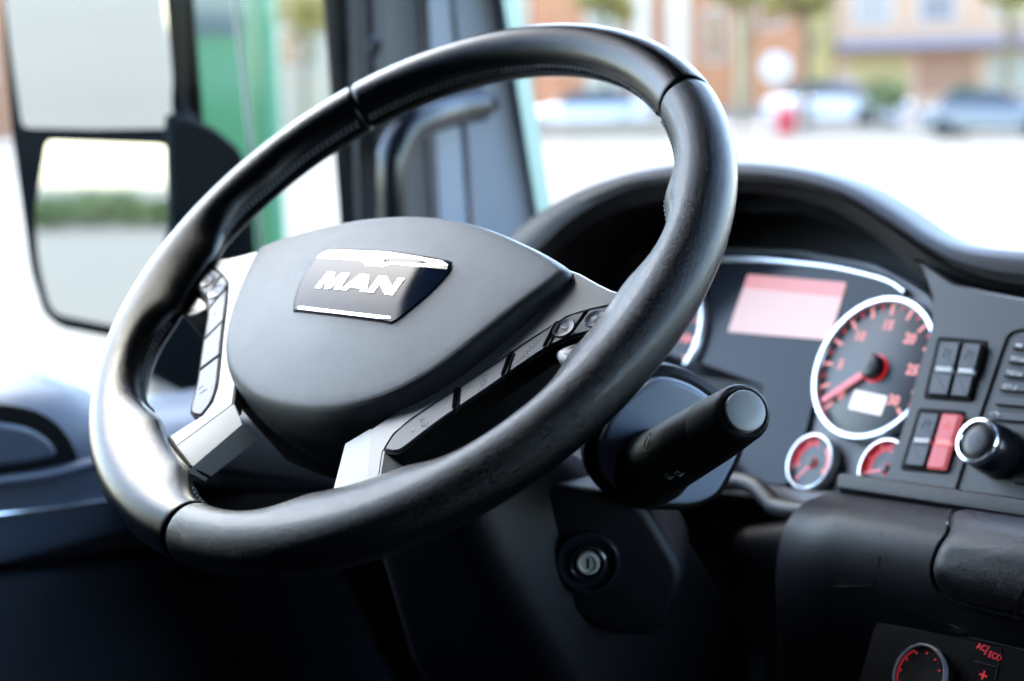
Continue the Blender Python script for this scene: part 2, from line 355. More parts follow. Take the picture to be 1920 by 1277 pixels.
# ------------------------------------------------------------------ steering wheel (local coordinates: x right, y up the rim plane, z to the driver)
wheel = thing('steering_wheel', (0, 0, 0), 'black leather steering wheel with silver spokes and a domed grey hub', 'steering wheel', rot=(TILT, 0, 0))
R, r = .212, .0182
def ang(d): return (d + 180) % 360 - 180
def sm(d, c, wdt): x = ang(d - c) / wdt; return math.exp(-x * x)
def plateau(d, c, half, soft):
    x = abs(ang(d - c)); return 1 if x < half else math.exp(-((x - half) / soft) ** 2)
def ext_in(d):
    e = 0
    for s in (0, 1):
        q = d if s == 0 else 180 - d
        e = max(e, .013 * plateau(q, -8.5, 7, 7), (.0065 if s == 0 else .002) * sm(q, 21.5, 5.5), .0150 * plateau(q, -61.5, 8, 9))
    return e
def rim_ring(d, scale=1.0, n=56):
    a = radians(d); out = []
    e = ext_in(d)
    for k in range(n):
        ph = 2 * pi * k / n; c_, s_ = cos(ph), sin(ph)
        rr = r * scale
        rho = R + rr * c_; z = rr * 1.0 * s_
        if c_ < 0: rho -= e * (-c_) ** 2.6
        out.append(Vector((rho * cos(a), rho * sin(a), z)))
    return out
def rim_section(d0, d1, m, steps):
    rings = []; L = (d1 - d0)
    for k, (dd, s) in enumerate([(0, .90), (.18, .955), (.45, .985), (.9, 1.0)]): rings.append(rim_ring(d0 + dd, s))
    for k in range(1, steps): rings.append(rim_ring(d0 + .9 + (L - 1.8) * k / steps))
    for dd, s in [(.9, 1.0), (.45, .985), (.18, .955), (0, .90)]: rings.append(rim_ring(d1 - dd, s))
    return obj('rim_section', MB().loft(rings, True, True, True), m, wheel, True, ang=70)
g = .10
rim_section(46.8 + g, 133.2 - g, M['leather_s'], 110)
rim_section(133.2 + g, 265.2 - g, M['leather_s'], 170)
rim_section(265.2 + g, 406.8 - g, M['leather'], 180)
obj('rim_core', MB().loft([rim_ring(k * 3, .88, 24) for k in range(120)], True, loop=True), M['gap'], wheel, True)
# cross stitching on the inner side of the rim
def rim_pt(d, ph, lift=0):
    a = radians(d); c_, s_ = cos(ph), sin(ph); e = ext_in(d)
    rho = R + (r + lift) * c_; z = (r + lift) * s_
    if c_ < 0: rho -= e * (-c_) ** 2.6
    return Vector((rho * cos(a), rho * sin(a), z))
st = MB(); d = 0; run = 0
blocked = lambda d: any(abs(ang(d - c)) < w_ for c, w_ in ((-6, 13), (186, 13), (-61.5, 15), (241.5, 15), (46.8, 1.5), (133.2, 1.5), (265.2, 1.5)))
while d < 361:
    if d < 360 and not blocked(d):
        st.tube([rim_pt(d, pi - .13, -.0002), rim_pt(d + .35, pi - .06, .0007), rim_pt(d + .7, pi + .07, .0007), rim_pt(d + 1.0, pi + .13, -.0002)], .0008, 5)
        st.tube([rim_pt(d + 1.0, pi - .13, -.0002), rim_pt(d + .6, pi - .06, .0006), rim_pt(d + .3, pi + .07, .0006), rim_pt(d + .1, pi + .13, -.0002)], .0005, 5)
    elif st.v: obj('stitching', st, M['thread'], wheel, True); st = MB()
    d += 1.25
if st.v: obj('stitching', st, M['thread'], wheel, True)
# hub
hr = [(0, .046), (.05, .041), (.095, .029), (.128, .017), (.139, .008), (.136, -.006), (.127, -.026), (.118, -.046), (.106, -.069), (.092, -.088), (.073, -.104), (.048, -.116), (.024, -.122)]
half = [Vector(p) for p in hr]
full = half + [Vector((0, -.1235))] + [Vector((-p.x, p.y)) for p in half[:0:-1]]
ho = spline(full, True, 6)
hc = Vector((0, -.036))
def hz(p):                                                # dome height over the hub plane
    q = (p - hc); t = (q.x / .15) ** 2 + (q.y / .095) ** 2
    return .0050 + .0105 * max(0, 1 - t)
rings = []
def hring(d_, z_=None, extra=0):
    P = inset(ho, d_); return [Vector((p.x, p.y, (hz(p) + extra) if z_ is None else z_)) for p in P]
for zz, dd in ((-.075, .012), (-.05, .004), (-.03, .0005), (-.016, -.0005), (-.010, 0)): rings.append(hring(dd, zz))
for k in range(1, 7):
    a = pi / 2 * k / 6; P = inset(ho, .008 * (1 - cos(a))); rings.append([Vector((p.x, p.y, -.010 + (hz(p) + .010) * sin(a))) for p in P])
base = inset(ho, .008)
for s in (.93, .85, .75, .62, .48, .34, .2, .08):
    P = [hc + (p - hc) * s for p in base]; rings.append([Vector((p.x, p.y, hz(p))) for p in P])
hubo = obj('hub_cover', MB().loft(rings, True, True, True), M['hub'], wheel, True, ang=60)
# badge
bo = [(-.050, .0025), (0, .0035), (.050, .0005), (.0575, -.0025), (.0605, -.009), (.0575, -.028), (.0465, -.0508), (.037, -.0525), (0, -.0525), (-.037, -.052), (-.045, -.050), (-.0565, -.028), (-.0595, -.009), (-.057, -.0015)]
bpoly = spline([Vector(p) for p in bo], True, 4)
def drape(P, h): return [Vector((p[0], p[1], hz(Vector((p[0], p[1]))) + h)) for p in P]
def drape_slab(mbx, P, h0, h1, bev=.0004):
    I = inset(P, bev); rings = [drape(P, h0), drape(P, h1 - bev), drape(I, h1)]
    n = len(P); mbx.loft(rings, True, False, False)
    c = sum((Vector((q.x, q.y)) for q in I), Vector((0, 0))) / n       # fan of shrinking rings so the face follows the dome
    rr_ = [drape(I, h1)] + [drape([c + (Vector((q.x, q.y)) - c) * s for q in I], h1) for s in (.8, .6, .4, .2, .05)]
    mbx.loft(rr_, True, False, True); return mbx
obj('badge_groove', drape_slab(MB(), inset(bpoly, -.0012), -.002, .0002), M['gap'], wheel, True)
badge = obj('badge', drape_slab(MB(), bpoly, -.002, .0009, .0005), M['badge'], wheel, True)
def in_face(P, h0, h1): m_ = MB(); I = P; m_.loft([drape(P, h0), drape(P, h1)], True, False, True); return m_
# chrome band along the top with the tab, bottom strip, word
band = [(-.0565, -.0015), (-.050, .0012), (0, .0022), (.050, -.0006), (.0572, -.0035), (.0588, -.0075), (.035, -.0078), (.016, -.0074), (.0125, -.0078), (.008, -.0108), (-.008, -.0108), (-.0125, -.0076), (-.016, -.007), (-.035, -.0068), (-.058, -.0062)]
obj('badge_band', in_face([Vector(p) for p in band], .0005, .0013), M['chrome'], badge, True, smooth=False)
stripb = [(-.036, -.0490), (0, -.0498), (.041, -.0492), (.0425, -.0502), (.036, -.0515), (0, -.0517), (-.040, -.0510), (-.041, -.0495)]
obj('badge_strip', in_face([Vector(p) for p in stripb], .0005, .0013), M['chrome'], badge, True, smooth=False)
def letter(P): return [Vector(p) for p in P]
y0_, y1_ = -.0330, -.0192
Lm = [letter([(-.0370, y0_), (-.0362, y1_), (-.0300, y1_), (-.0262, y0_ + .0065), (-.0224, y1_), (-.0162, y1_), (-.0150, y0_), (-.0194, y0_), (-.0197, y0_ + .0085), (-.0240, y0_), (-.0282, y0_), (-.0323, y0_ + .0085), (-.0326, y0_)]),
      letter([(-.0132, y0_), (-.0058, y1_), (.0018, y1_), (.0095, y0_), (.0044, y0_), (.0032, y0_ + .0026), (-.0072, y0_ + .0026), (-.0082, y0_)]),
      letter([(.0108, y0_), (.0108, y1_), (.0172, y1_), (.0275, y0_ + .0062), (.0275, y1_), (.0322, y1_), (.0322, y0_), (.0258, y0_), (.0155, y0_ + .0078), (.0155, y0_)])]
mb = MB()
for P in Lm: mb.loft([drape(P, .0005), drape(P, .0015)], True, False, True)
obj('badge_letters', mb, M['chrome'], badge, True, smooth=False)
Lh = [Vector((-.0020, y0_ + .0056)), Vector((.0000, y0_ + .0056)), Vector((-.0008, y0_ + .0086)), Vector((-.0030, y0_ + .0086))]
obj('letter_hole', MB().loft([drape([Vector((p.x - .0002, p.y)) for p in Lh], .0008), drape(Lh, .0017)], True, False, True), M['badge'], badge, True, smooth=False)
# small running-beast emblem scratched in the tab
lm_ = MB()
for a, b in [((-.0075, -.0068), (-.0045, -.0035)), ((-.0045, -.0035), (.001, -.003)), ((.001, -.003), (.006, -.0022)), ((.006, -.0022), (.004, -.0062)), ((-.001, -.0032), (-.003, -.0072)), ((.0035, -.0028), (.0012, -.0070)), ((-.006, -.0055), (-.0078, -.003))]:
    pa = drape([Vector(a), Vector(b)], .0015); lm_.tube(pa, .00035, 5)
obj('badge_emblem', lm_, M['switch'], badge, True)

TZ = -.003
def mir2(P, s): return [Vector((p[0] * s, p[1])) for p in P]
trim = [(.110, .020), (.140, .0125), (.158, .0055), (.170, .0015), (.1835, -.0005), (.1815, -.0065), (.175, -.010), (.163, -.0145), (.151, -.021), (.137, -.0385), (.117, -.0665), (.097, -.093), (.087, -.107), (.0815, -.119), (.082, -.131), (.0950, -.1550), (.0862, -.1590), (.062, -.118), (.085, -.085), (.105, -.05), (.118, -.01)]
upC = [(.0815, -.1305), (.0815, -.119), (.087, -.107), (.097, -.093), (.117, -.0665), (.137, -.0385), (.151, -.021), (.163, -.0145), (.175, -.010), (.1835, -.0065)]
loC = [(.0835, -.1312), (.094, -.1295), (.103, -.115), (.110, -.1035), (.1285, -.0775), (.147, -.0505), (.160, -.0375), (.167, -.0335), (.174, -.0310), (.1795, -.0305)]
UC = resample(spline([Vector(p) for p in upC], n=8), 121); LC = resample(spline([Vector(p) for p in loC], n=8), 121)
def pod_poly(s0, s1, pad=.0, k=14):
    a = [UC[min(120, max(0, round(120 * (s0 + (s1 - s0) * i / k))))] for i in range(k + 1)]; b = [LC[min(120, max(0, round(120 * (s0 + (s1 - s0) * i / k))))] for i in range(k + 1)]
    P = a + b[::-1]; Q = [P[0]]
    for p in P[1:]:
        if (p - Q[-1]).length > 1e-4: Q.append(p)
    return inset(Q, pad) if pad else Q
def slabz(mbx, P, z0, z1, bev=.0, bseg=1): return mbx.slab(WFR, P, z0, z1, bev, bseg)
def sgn(P, s): return [Vector((p.x * s, p.y)) for p in P]
for s in (1, -1):
    m_ = MB(); slabz(m_, sgn([Vector(p) for p in trim], s), TZ - .010, TZ, .0012)
    # lower spoke: front face continues as chamfer, then side wall
    A, B, C_, D_ = (.0862, -.1590, TZ - .0004), (.0645, -.1695, -.0065), (.0465, -.1290, -.0065), (.0615, -.1175, TZ - .0004)
    E_, F_ = (.067, -.1640, -.024), (.0475, -.128, -.024)
    K1, K2 = (.0825, -.131, TZ - .0004), (.0950, -.1550, TZ - .0004)
    G1, G2 = (.092, -.134, -.009), (.1085, -.1510, -.009)
    H1, H2 = (.094, -.129, -.034), (.108, -.1440, -.034)
    V = [Vector((p[0] * s, p[1], p[2])) for p in (A, B, C_, D_, E_, F_, K1, K2, G1, G2, H1, H2)]
    m_.add(V, [(0, 1, 2, 3), (1, 4, 5, 2), (6, 7, 9, 8), (8, 9, 11, 10), (3, 6, 7, 0), (4, 11, 10, 5), (0, 7, 9, 11, 4, 1), (3, 2, 5, 10, 8, 6)])
    tr_ = obj('spoke_trim', m_, M['silver'], wheel, True, ang=25)
    m_ = MB()
    m_.tube([Vector((a[0] * s, a[1], a[2])) for a in ((.1065, -.1450, -.034), (.1052, -.1475, -.008), (.0935, -.1515, -.0018), (.0855, -.1560, -.0018), (.0635, -.1660, -.0055), (.065, -.1610, -.024))], .0011, 6)
    obj('spoke_seam', m_, M['gap'], wheel, True)
    pod = obj('button_bezel', slabz(MB(), sgn(inset(pod_poly(0, 1, k=60), -.0006), s), TZ - .012, TZ - .0006), M['gap'], wheel, True, smooth=False)
    cuts = [0, .345, .565, .755, .868, 1.0] if s == 1 else [0, .33, .545, .755, .868, 1.0]
    for i in range(5):
        P = pod_poly(cuts[i], cuts[i + 1], .0006, 16)
        h = TZ + .0008
        b_ = obj('button', slabz(MB(), sgn(P, s), TZ - .008, h, .0011), M['button'], wheel, True, smooth=False)
        c = sum(P, Vector((0, 0))) / len(P); c = Vector(((UC[round(60 * (cuts[i] + cuts[i + 1]))].x + LC[round(60 * (cuts[i] + cuts[i + 1]))].x) / 2, (UC[round(60 * (cuts[i] + cuts[i + 1]))].y + LC[round(60 * (cuts[i] + cuts[i + 1]))].y) / 2))
        t = (UC[round(120 * cuts[i + 1])] - UC[round(120 * cuts[i])]).normalized(); an = math.atan2(t.y, t.x)
        F2 = Fr((c.x * s, c.y, h), (t.x * s, t.y, 0), Vector((0, 0, 1)).cross(Vector((t.x * s, t.y, 0))) if s == 1 else Vector((t.x * s, t.y, 0)).cross(Vector((0, 0, -1))))
        if i >= 3:
            rr = .0072 if i == 3 else .0066
            obj('dimple', MB().lathe(Fr((c.x * s, c.y, h), (1, 0, 0), (0, 1, 0)), [(rr, .0001), (rr - .0006, .0009), (rr - .0018, .0006), (rr * .45, -.0002 + .0002), (0, .0001)], 32), M['button'], b_, True)
        # printed marks
        WF = Fr((c.x * s, c.y, h), (1, 0, 0), (0, 1, 0)); q = MB()
        if s == 1:
            if i == 0:
                F3 = Fr((.0955, -.112, h), (.58, .81, 0), (-.81, .58, 0))
                for rad in (.003, .0045, .006):
                    q.tube([F3.p(rad * cos(a_) + .001, rad * sin(a_) * .8, .0001) for a_ in [radians(-60 + 12 * j) for j in range(11)]], .00016, 4)
                q.lathe(F3, [(.0016, 0), (.0016, .0002), (0, .0002)], 10, -.003, 0)
            elif i in (1, 2):
                jj = round(60 * (cuts[i] + cuts[i + 1])); dv_ = (LC[jj] - UC[jj]).normalized()
                q.text(Fr((c.x, c.y, h), (dv_.x, dv_.y, 0), (-dv_.y, dv_.x, 0)), 'MEM.' if i == 1 else 'OFF', .0052 if i == 1 else .0056, 0, 0, 0, .00008, 0, .85)
            elif i == 3: q.slab(WF, [(-.002, -.0004), (.002, -.0004), (.002, .0004), (-.002, .0004)], .0009, .0011)
            else: q.slab(WF, [(-.002, -.0004), (.002, -.0004), (.002, .0004), (-.002, .0004)], .0009, .0011); q.slab(WF, [(-.0004, -.002), (.0004, -.002), (.0004, .002), (-.0004, .002)], .0009, .00112)
        else:
            if i == 0:
                q.tube([WF.p(-.003 + .003 * cos(a_), .003 * sin(a_), .0001) for a_ in [j * pi / 6 for j in range(13)]], .00025, 4); q.text(WF, 'x', .008, .002, .003, 0, .00008)
            elif i == 1: q.box((c.x * s - .0025, c.y - .0045, h), (c.x * s + .0010, c.y - .001, h + .0002)).box((c.x * s - .002, c.y + .001, h), (c.x * s + .0025, c.y + .005, h + .0002))
            elif i == 2: q.text(WF, '>', .007, 0, .003, 0, .00008, radians(60)); q.text(WF, '<', .007, -.001, -.003, 0, .00008, radians(60))
            else: q.tube([WF.p(.002 * cos(a_), .002 * sin(a_), .0010) for a_ in [j * pi / 6 for j in range(9)]], .0003, 4)
        if q.v: obj('print_mark', q, M['print'], b_, True, smooth=False)
        if s == 1 and i < 3:                              # little loop clips between the buttons
            j = round(120 * cuts[i + 1]); a, b = UC[j], LC[j]; dv = (b - a).normalized(); L_ = (b - a).length; nn = Vector((-dv.y, dv.x))
            loopP = []
            for k in range(24):
                th = 2 * pi * k / 24; cx = .5 * L_ + (L_ * .34) * (1 if cos(th) > 0 else -1) + .0019 * cos(th); cy = .0019 * sin(th)
                q2 = a + dv * cx + nn * cy; loopP.append(Vector((q2.x, q2.y, TZ + .0012)))
            obj('button_clip', MB().tube(loopP + [loopP[0]], .00042, 6, cap=False), M['gap'], wheel, True)
    th_ = rpoly(sgn([Vector(p) for p in [(.1600, -.0395), (.1745, -.0332), (.1775, -.0335), (.1765, -.0505), (.1700, -.0545), (.1600, -.0510), (.1545, -.0455)]], s), [.002, .001, .0005, .0005, .003, .005, .004], 5)
    obj('thumb_rest', slabz(MB(), th_, -.030, -.0045, .003, 4), M['silver'], wheel, True)
    sp = [Vector((UC[120].x * s + .0018 * s, -.0005, -.001)), Vector((.1828 * s, -.012, .0018)), Vector((.1808 * s, -.030, .0018)), Vector((.1775 * s, -.054, -.003))]
    obj('spoke_seam', MB().tube(spline(sp, n=6), .0011, 6), M['gap'], wheel, True)
# core of the wheel behind the trim
m_ = MB(); slabz(m_, rpoly([Vector(p) for p in [(-.15, .0), (.15, .0), (.11, -.07), (.075, -.112), (.03, -.118), (-.03, -.118), (-.075, -.112), (-.11, -.07)]], .01), -.07, -.012, .003)
m_.loft([[Vector((.085 * cos(2 * pi * k / 40), -.03 + .085 * sin(2 * pi * k / 40), z)) for k in range(40)] for z in (-.12, -.065)], True, True, True)
obj('hub_base', m_, M['black'], wheel, True)
for s in (1, -1):
    obj('spoke_arm', MB().box((min(.12 * s, .20 * s), -.044, -.018), (max(.12 * s, .20 * s), -.006, -.006)), M['black'], wheel, True)
    
# ------------------------------------------------------------------ steering column
colm = thing('steering_column', (0, .1, -.3), 'black steering column with a thick light-switch stalk and an ignition lock', 'steering column')
ax = Vector((0, sin(TILT), -cos(TILT)))                   # away from the driver
ctr = lambda t: ax * t + Vector((0, -.02, -.02))
ex_, ey_ = Vector((1, 0, 0)), Vector((0, cos(TILT), sin(TILT)))
rings = []
for t, wx, wy, dy in ((.085, .035, .04, -.01), (.10, .05, .045, -.015), (.16, .06, .055, -.03), (.28, .085, .085, -.03), (.46, .09, .10, -.05)):
    ring = rpoly([Vector((-wx, -wy)), Vector((wx, -wy)), Vector((wx, wy)), Vector((-wx, wy))], .028, 6)
    rings.append([ctr(t) + ex_ * p.x + ey_ * (p.y + dy) for p in ring])
obj('column_shroud', MB().loft(rings, True, True, True), M['black'], colm)
tip = onX(1395, 772, .25); bse = onX(1222, 878, .125)
sa = (tip - bse).normalized()
pn = Vector((.70, -.62, .36)).normalized()
PL = Fr(bse, Vector((0, 0, 1)).cross(pn), (0, 0, 1))
pl = rpoly([Vector(PL.uv(x, y)) for x, y in [(1118, 850), (1150, 770), (1232, 704), (1300, 722), (1392, 792), (1388, 850), (1345, 930), (1300, 948), (1190, 945), (1130, 900)]], .012, 5)
obj('stalk_mount', MB().slab(PL, pl, -.05, 0, .004, 4, back_bev=.02), mat('stalk_mount_plastic', (.30, .36, .47), .38, grain=(700, .00004, 'noise')), colm)
back = [p for p in inset(pl, -.007)]
obj('mount_collar', MB().slab(PL, back, -.045, -.009, .004, back_bev=.02), M['black'], colm)
SF = Fr(bse, sa.orthogonal(), sa.cross(sa.orthogonal()))
L_ = (tip - bse).length
SF = Fr(bse, sa.orthogonal(), (0, 0, 1)); SF = Fr(bse, Vector((0, 0, 1)).cross(sa), sa.cross(Vector((0, 0, 1)).cross(sa)))
stalk = obj('stalk', MB().lathe(SF, [(.0245, -.01), (.0245, .010), (.0220, .02), (.0190, L_ - .048), (.0184, L_ - .0460), (.0184, L_ - .0452), (.0188, L_ - .044), (.0166, L_ - .004), (.0155, L_ - .001), (.0140, L_), (.0128, L_ - .0005), (.0124, L_ - .003), (0, L_ - .003)], 64), M['black'], colm, ang=50)
obj('end_button', MB().lathe(SF, [(.0118, L_ - .004), (.0118, L_ + .002), (.0112, L_ + .0032), (.009, L_ + .0040), (.005, L_ + .0044), (0, L_ + .0045)], 40), M['endcap'], stalk)
q = MB()
def on_stalk(hh, az, lift=.0003):
    rr = .0222 + (.0190 - .0222) * (hh - .02) / (L_ - .068) + lift; return SF.p(rr * cos(az), rr * sin(az), hh)
tc_ = CW - SF.p(0, 0, .08); azc = math.atan2(tc_.dot(SF.ey), tc_.dot(SF.ex))
for hh, az in ((.062, azc + .35), (.075, azc + .45)):
    for k in range(3): q.tube([on_stalk(hh + k * .003, az), on_stalk(hh + k * .003 + .001, az + .25)], .0003, 4)
    q.tube([on_stalk(hh - .002, az + .1), on_stalk(hh + .009, az + .2)], .0003, 4)
az0 = azc - .75
q.tube([on_stalk(.055 + .0045 * cos(a_), az0 + .22 * sin(a_)) for a_ in [j * pi / 10 for j in range(21)]], .0003, 4)
for k in range(8): a_ = k * pi / 4; q.tube([on_stalk(.055 + .006 * cos(a_), az0 + .29 * sin(a_)), on_stalk(.055 + .0075 * cos(a_), az0 + .36 * sin(a_))], .0003, 4)
obj('stalk_marks', q, M['endcap'], stalk)
# ignition lock
ign = onX(1103, 1055, .085)
IN = Vector((.50, -.80, .32)).normalized(); IF = Fr(ign, Vector((0, 0, 1)).cross(IN), (0, 0, 1))
obj('lock_shroud', MB().slab(IF, rpoly([Vector(IF.uv(x, y, -.004)) for x, y in [(1010, 905), (1200, 930), (1290, 1080), (1240, 1200), (1130, 1190), (1040, 1130)]], .015, 5), -.10, -.004, .008, 4), M['black'], colm)
lk = obj('ignition_lock', MB().lathe(IF, [(.0215, -.006), (.0215, .001), (.0205, .0025), (.0185, .0025), (.0172, .0), (.0165, -.002), (.013, -.002), (.0128, .002), (.0115, .003), (.0105, .002), (.0100, -.003), (0, -.003)], 48), M['gloss'], colm)
obj('lock_barrel', MB().lathe(IF, [(.0078, -.003), (.0078, .002), (.0072, .003), (.0058, .0032), (.0052, .0018), (0, .0018)], 36), M['key'], lk)
obj('key_slot', MB().slab(IF, [(-.0008, -.0035), (.0008, -.0035), (.0008, .0035), (-.0008, .0035)], .0016, .0021), M['gap'], lk)

# ------------------------------------------------------------------ dashboard
dash = thing('dashboard', (.3, .6, -.6), 'dark grey dashboard with arched instrument hood, red-lit gauges and rocker switches', 'dashboard')
HF = Fr((0, .40, -.05), (1, 0, 0), (0, .33, .944))
NH = 90
ridge = [(880, 560), (905, 500), (960, 441), (1010, 401), (1080, 361), (1160, 331), (1260, 309), (1380, 303), (1500, 314), (1600, 343), (1680, 388), (1740, 430), (1790, 455), (1850, 466), (1930, 472), (2050, 482), (2250, 500)]
groove = [(920, 600), (940, 540), (1022, 456), (1060, 420), (1112, 386), (1165, 362), (1230, 346), (1389, 339), (1484, 346), (1585, 373), (1650, 412), (1700, 445), (1750, 478), (1800, 505), (1860, 524), (1930, 536), (2050, 548), (2250, 566)]
inner = [(960, 640), (980, 560), (1040, 478), (1080, 440), (1140, 404), (1200, 384), (1260, 372), (1390, 360), (1480, 369), (1570, 398), (1640, 442), (1690, 486), (1732, 522), (1800, 546), (1860, 556), (1930, 566), (2050, 580), (2250, 600)]
def lipring(px, h, dz=0): return [HF.at(p.x, p.y, h) for p in resample(spline([Vector(q) for q in px], n=6), NH)]
rR = lipring(ridge, -.02); rG = lipring(groove, .0); rI = lipring(inner, -.012)
mid1 = [a.lerp(b, .35) + HF.n * .010 for a, b in zip(rR, rG)]; mid2 = [a.lerp(b, .75) + HF.n * .008 for a, b in zip(rR, rG)]
g1 = [a.lerp(b, .04) - HF.n * .004 for a, b in zip(rG, rI)]; g2 = [a.lerp(b, .12) + HF.n * .001 for a, b in zip(rG, rI)]
back1 = [a + Vector((0, .03, -.004)) for a in rR]; back2 = [a + Vector((0, .16, -.06)) for a in rR]; back3 = [Vector((a.x * 1.05, .93, -.17)) for a in rR]
ru = [a.lerp(b, .08) + HF.n * .004 for a, b in zip(rR, rG)]
obj('instrument_hood', MB().loft([back3, back2, back1, rR, ru, mid1, mid2, rG, g1, g2, rI], False), M['dash'], dash, ang=45)
cav = [a + Vector((0, .012, -.002)) for a in rI]
c2 = [Vector((a.x * .97, a.y + .09, a.z - .012)) for a in rI]; c3 = [Vector((a.x * .95, a.y + .15, a.z - .02)) for a in rI]
obj('hood_lining', MB().loft([rI, cav, c2, c3], False), M['gap'], dash)
# cave back wall and cluster backing
bw = [CL.uv(x, y, -.03) for x, y in [(1000, 455), (1300, 395), (1500, 400), (1650, 450), (1735, 520), (1760, 700), (1690, 960), (960, 960)]]
obj('cluster_housing', MB().slab(CL, bw, -.06, -.03), M['black'], dash, smooth=False)
gl_out = [(1215, 500), (1330, 470), (1480, 474), (1600, 494), (1672, 520), (1702, 552), (1640, 566), (1580, 606), (1548, 664), (1530, 730), (1515, 800), (1478, 912), (1330, 900), (1100, 900), (1080, 700), (1130, 560)]
bez = rpoly([Vector(CL.uv(x, y, -.004)) for x, y in [(1090, 470), (1300, 462), (1500, 468), (1640, 492), (1712, 530), (1755, 560), (1750, 720), (1690, 905), (1640, 950), (1455, 935), (1300, 925), (1060, 915)]], .01, 4)
obj('cluster_bezel', MB().slab(CL, bez, -.03, -.004, .002), M['bezel'], dash)
gp = rpoly([Vector(CL.uv(x, y)) for x, y in gl_out], .008, 4)
obj('cluster_face', MB().slab(CL, gp, -.006, 0, .001), M['cglass'], dash)
tl = spline([CL.at(x, y, .001) for x, y in [(1335, 486), (1420, 487), (1500, 494), (1570, 503), (1640, 519), (1675, 532), (1697, 548)]], n=6)
obj('face_trim', MB().tube(tl, .0022, 8), M['ring'], dash)
disp = [Vector(CL.uv(x, y, .0005)) for x, y in [(1403, 515), (1588, 530), (1555, 638), (1365, 622)]]
scr = obj('display_screen', MB().slab(CL, rpoly(disp, .002), 0, .001), M['lcd'], dash, smooth=False)
d2 = [disp[0], disp[1], disp[1].lerp(disp[2], .27), disp[0].lerp(disp[3], .24)]
d2 = inset(d2, .0004)
obj('screen_rose_band', MB().slab(CL, d2, .0009, .0013), M['lcd2'], scr, smooth=False)  # top band left rose, without the reflection painted into the screen below
def gauge(px, R_, n_major, a0, a1, needle_ang, nums, label=None, lcd=True, uvc=None):
    u, v = uvc or CL.uv(*px, 0)
    F = Fr(CL.p(u, v, .001), CL.ex, CL.ey); k = R_ / .06
    gobj = obj('gauge', MB().lathe(F, [(R_ - .003 * k, 0), (R_ - .003 * k, .0015), (R_ - .004 * k, .002), (0, .002)], 64), M['face'], dash, label=label)
    obj('gauge_ring', MB().lathe(F, [(R_, -.004), (R_, .004), (R_ - .0014 * k, .0066), (R_ - .0045 * k, .0068), (R_ - .0060 * k, .0050), (R_ - .0066 * k, .0015)], 96), M['ring'], gobj)
    tk = MB(); t2 = MB()
    n_ = n_major * 2
    for i in range(n_ + 1):
        a = radians(a0 + (a1 - a0) * i / n_); maj = i % 2 == 0; r1 = R_ * .91; r0 = R_ * (.74 if maj else .82); wd = R_ * (.022 if maj else .016)
        c_, s_ = cos(a), sin(a)
        (tk if maj or R_ < .03 else t2).slab(F, [(r0 * c_ + wd * s_, r0 * s_ - wd * c_), (r1 * c_ + wd * s_, r1 * s_ - wd * c_), (r1 * c_ - wd * s_, r1 * s_ + wd * c_), (r0 * c_ - wd * s_, r0 * s_ + wd * c_)], .0021, .0024)
    for i, t in enumerate(nums):
        a = radians(a0 + (a1 - a0) * i / (len(nums) - 1)); tk.text(F, t, R_ * .19, R_ * .60 * cos(a), R_ * .60 * sin(a), .0021, .0001, 0, 1, bold=.0004 * k)
    obj('scale_marks', tk, M['lamp_red'], gobj, smooth=False); t2.v and obj('minor_marks', t2, M['lamp_deep'], gobj, smooth=False)
    if R_ < .03:
        for k_, (b0, b1) in enumerate(((95, 195), (-25, 55))):
            arc = [((R_ * .84) * cos(radians(b0 + (b1 - b0) * j / 12)), (R_ * .84) * sin(radians(b0 + (b1 - b0) * j / 12))) for j in range(13)] + [((R_ * .62) * cos(radians(b1 + (b0 - b1) * j / 12)), (R_ * .62) * sin(radians(b1 + (b0 - b1) * j / 12))) for j in range(13)]
            obj('scale_arc', MB().slab(F, arc, .002, .0022), M['lamp_deep'] if k_ == 0 else M['lamp_red'], gobj, smooth=False)
    a = radians(needle_ang); c_, s_ = cos(a), sin(a); w0, w1 = R_ * .055, R_ * .04; r1 = R_ * .86
    obj('needle', MB().slab(F, [(w0 * s_, -w0 * c_), (r1 * c_ + w1 * s_, r1 * s_ - w1 * c_), (r1 * c_ - w1 * s_, r1 * s_ + w1 * c_), (-w0 * s_, w0 * c_)], .005 * k, .0062 * k, .0004 * k), M['needle'], gobj)
    obj('needle_glow', MB().lathe(F, [(R_ * .2, .0021), (R_ * .2, .003), (0, .003)], 32), M['lamp_deep'], gobj)
    obj('needle_cap', MB().lathe(F, [(R_ * .165, .003), (R_ * .165, .009 * k), (R_ * .14, .0115 * k), (R_ * .08, .0125 * k), (0, .0128 * k)], 36), M['switch'], gobj)
    if lcd:
        p_ = rpoly([Vector(q) for q in ((-.012, -.036), (.022, -.036), (.022, -.020), (-.012, -.020))], .001)
        obj('odometer_screen', MB().slab(F, p_, .002, .0028), M['lcdw'], gobj, smooth=False)
    return gobj
cu, cv = 0, 0
gauge(None, .0605, 12, 228, -38, 222, ['0', '5', '10', '15', '20', '25', '30'], 'large round gauge with a red needle pointing to the lower left', uvc=(.0, .0))
lu, lv = CL.uv(1318, 650, 0)
gauge(None, .0605, 12, 222, -38, 215, ['0', '20', '40', '60', '80', '100', '120'], 'large round gauge mostly hidden behind the steering wheel rim', lcd=False, uvc=(lu - .0605, lv))
gauge((1528, 870), .0232, 3, 200, -20, 235, ['0', '1', '2'], 'small round gauge below the large one', lcd=False)
gauge((1666, 882), .0232, 3, 200, -20, 200, ['0', '1', '2'], 'small round gauge half covered by the switch panel', lcd=False)
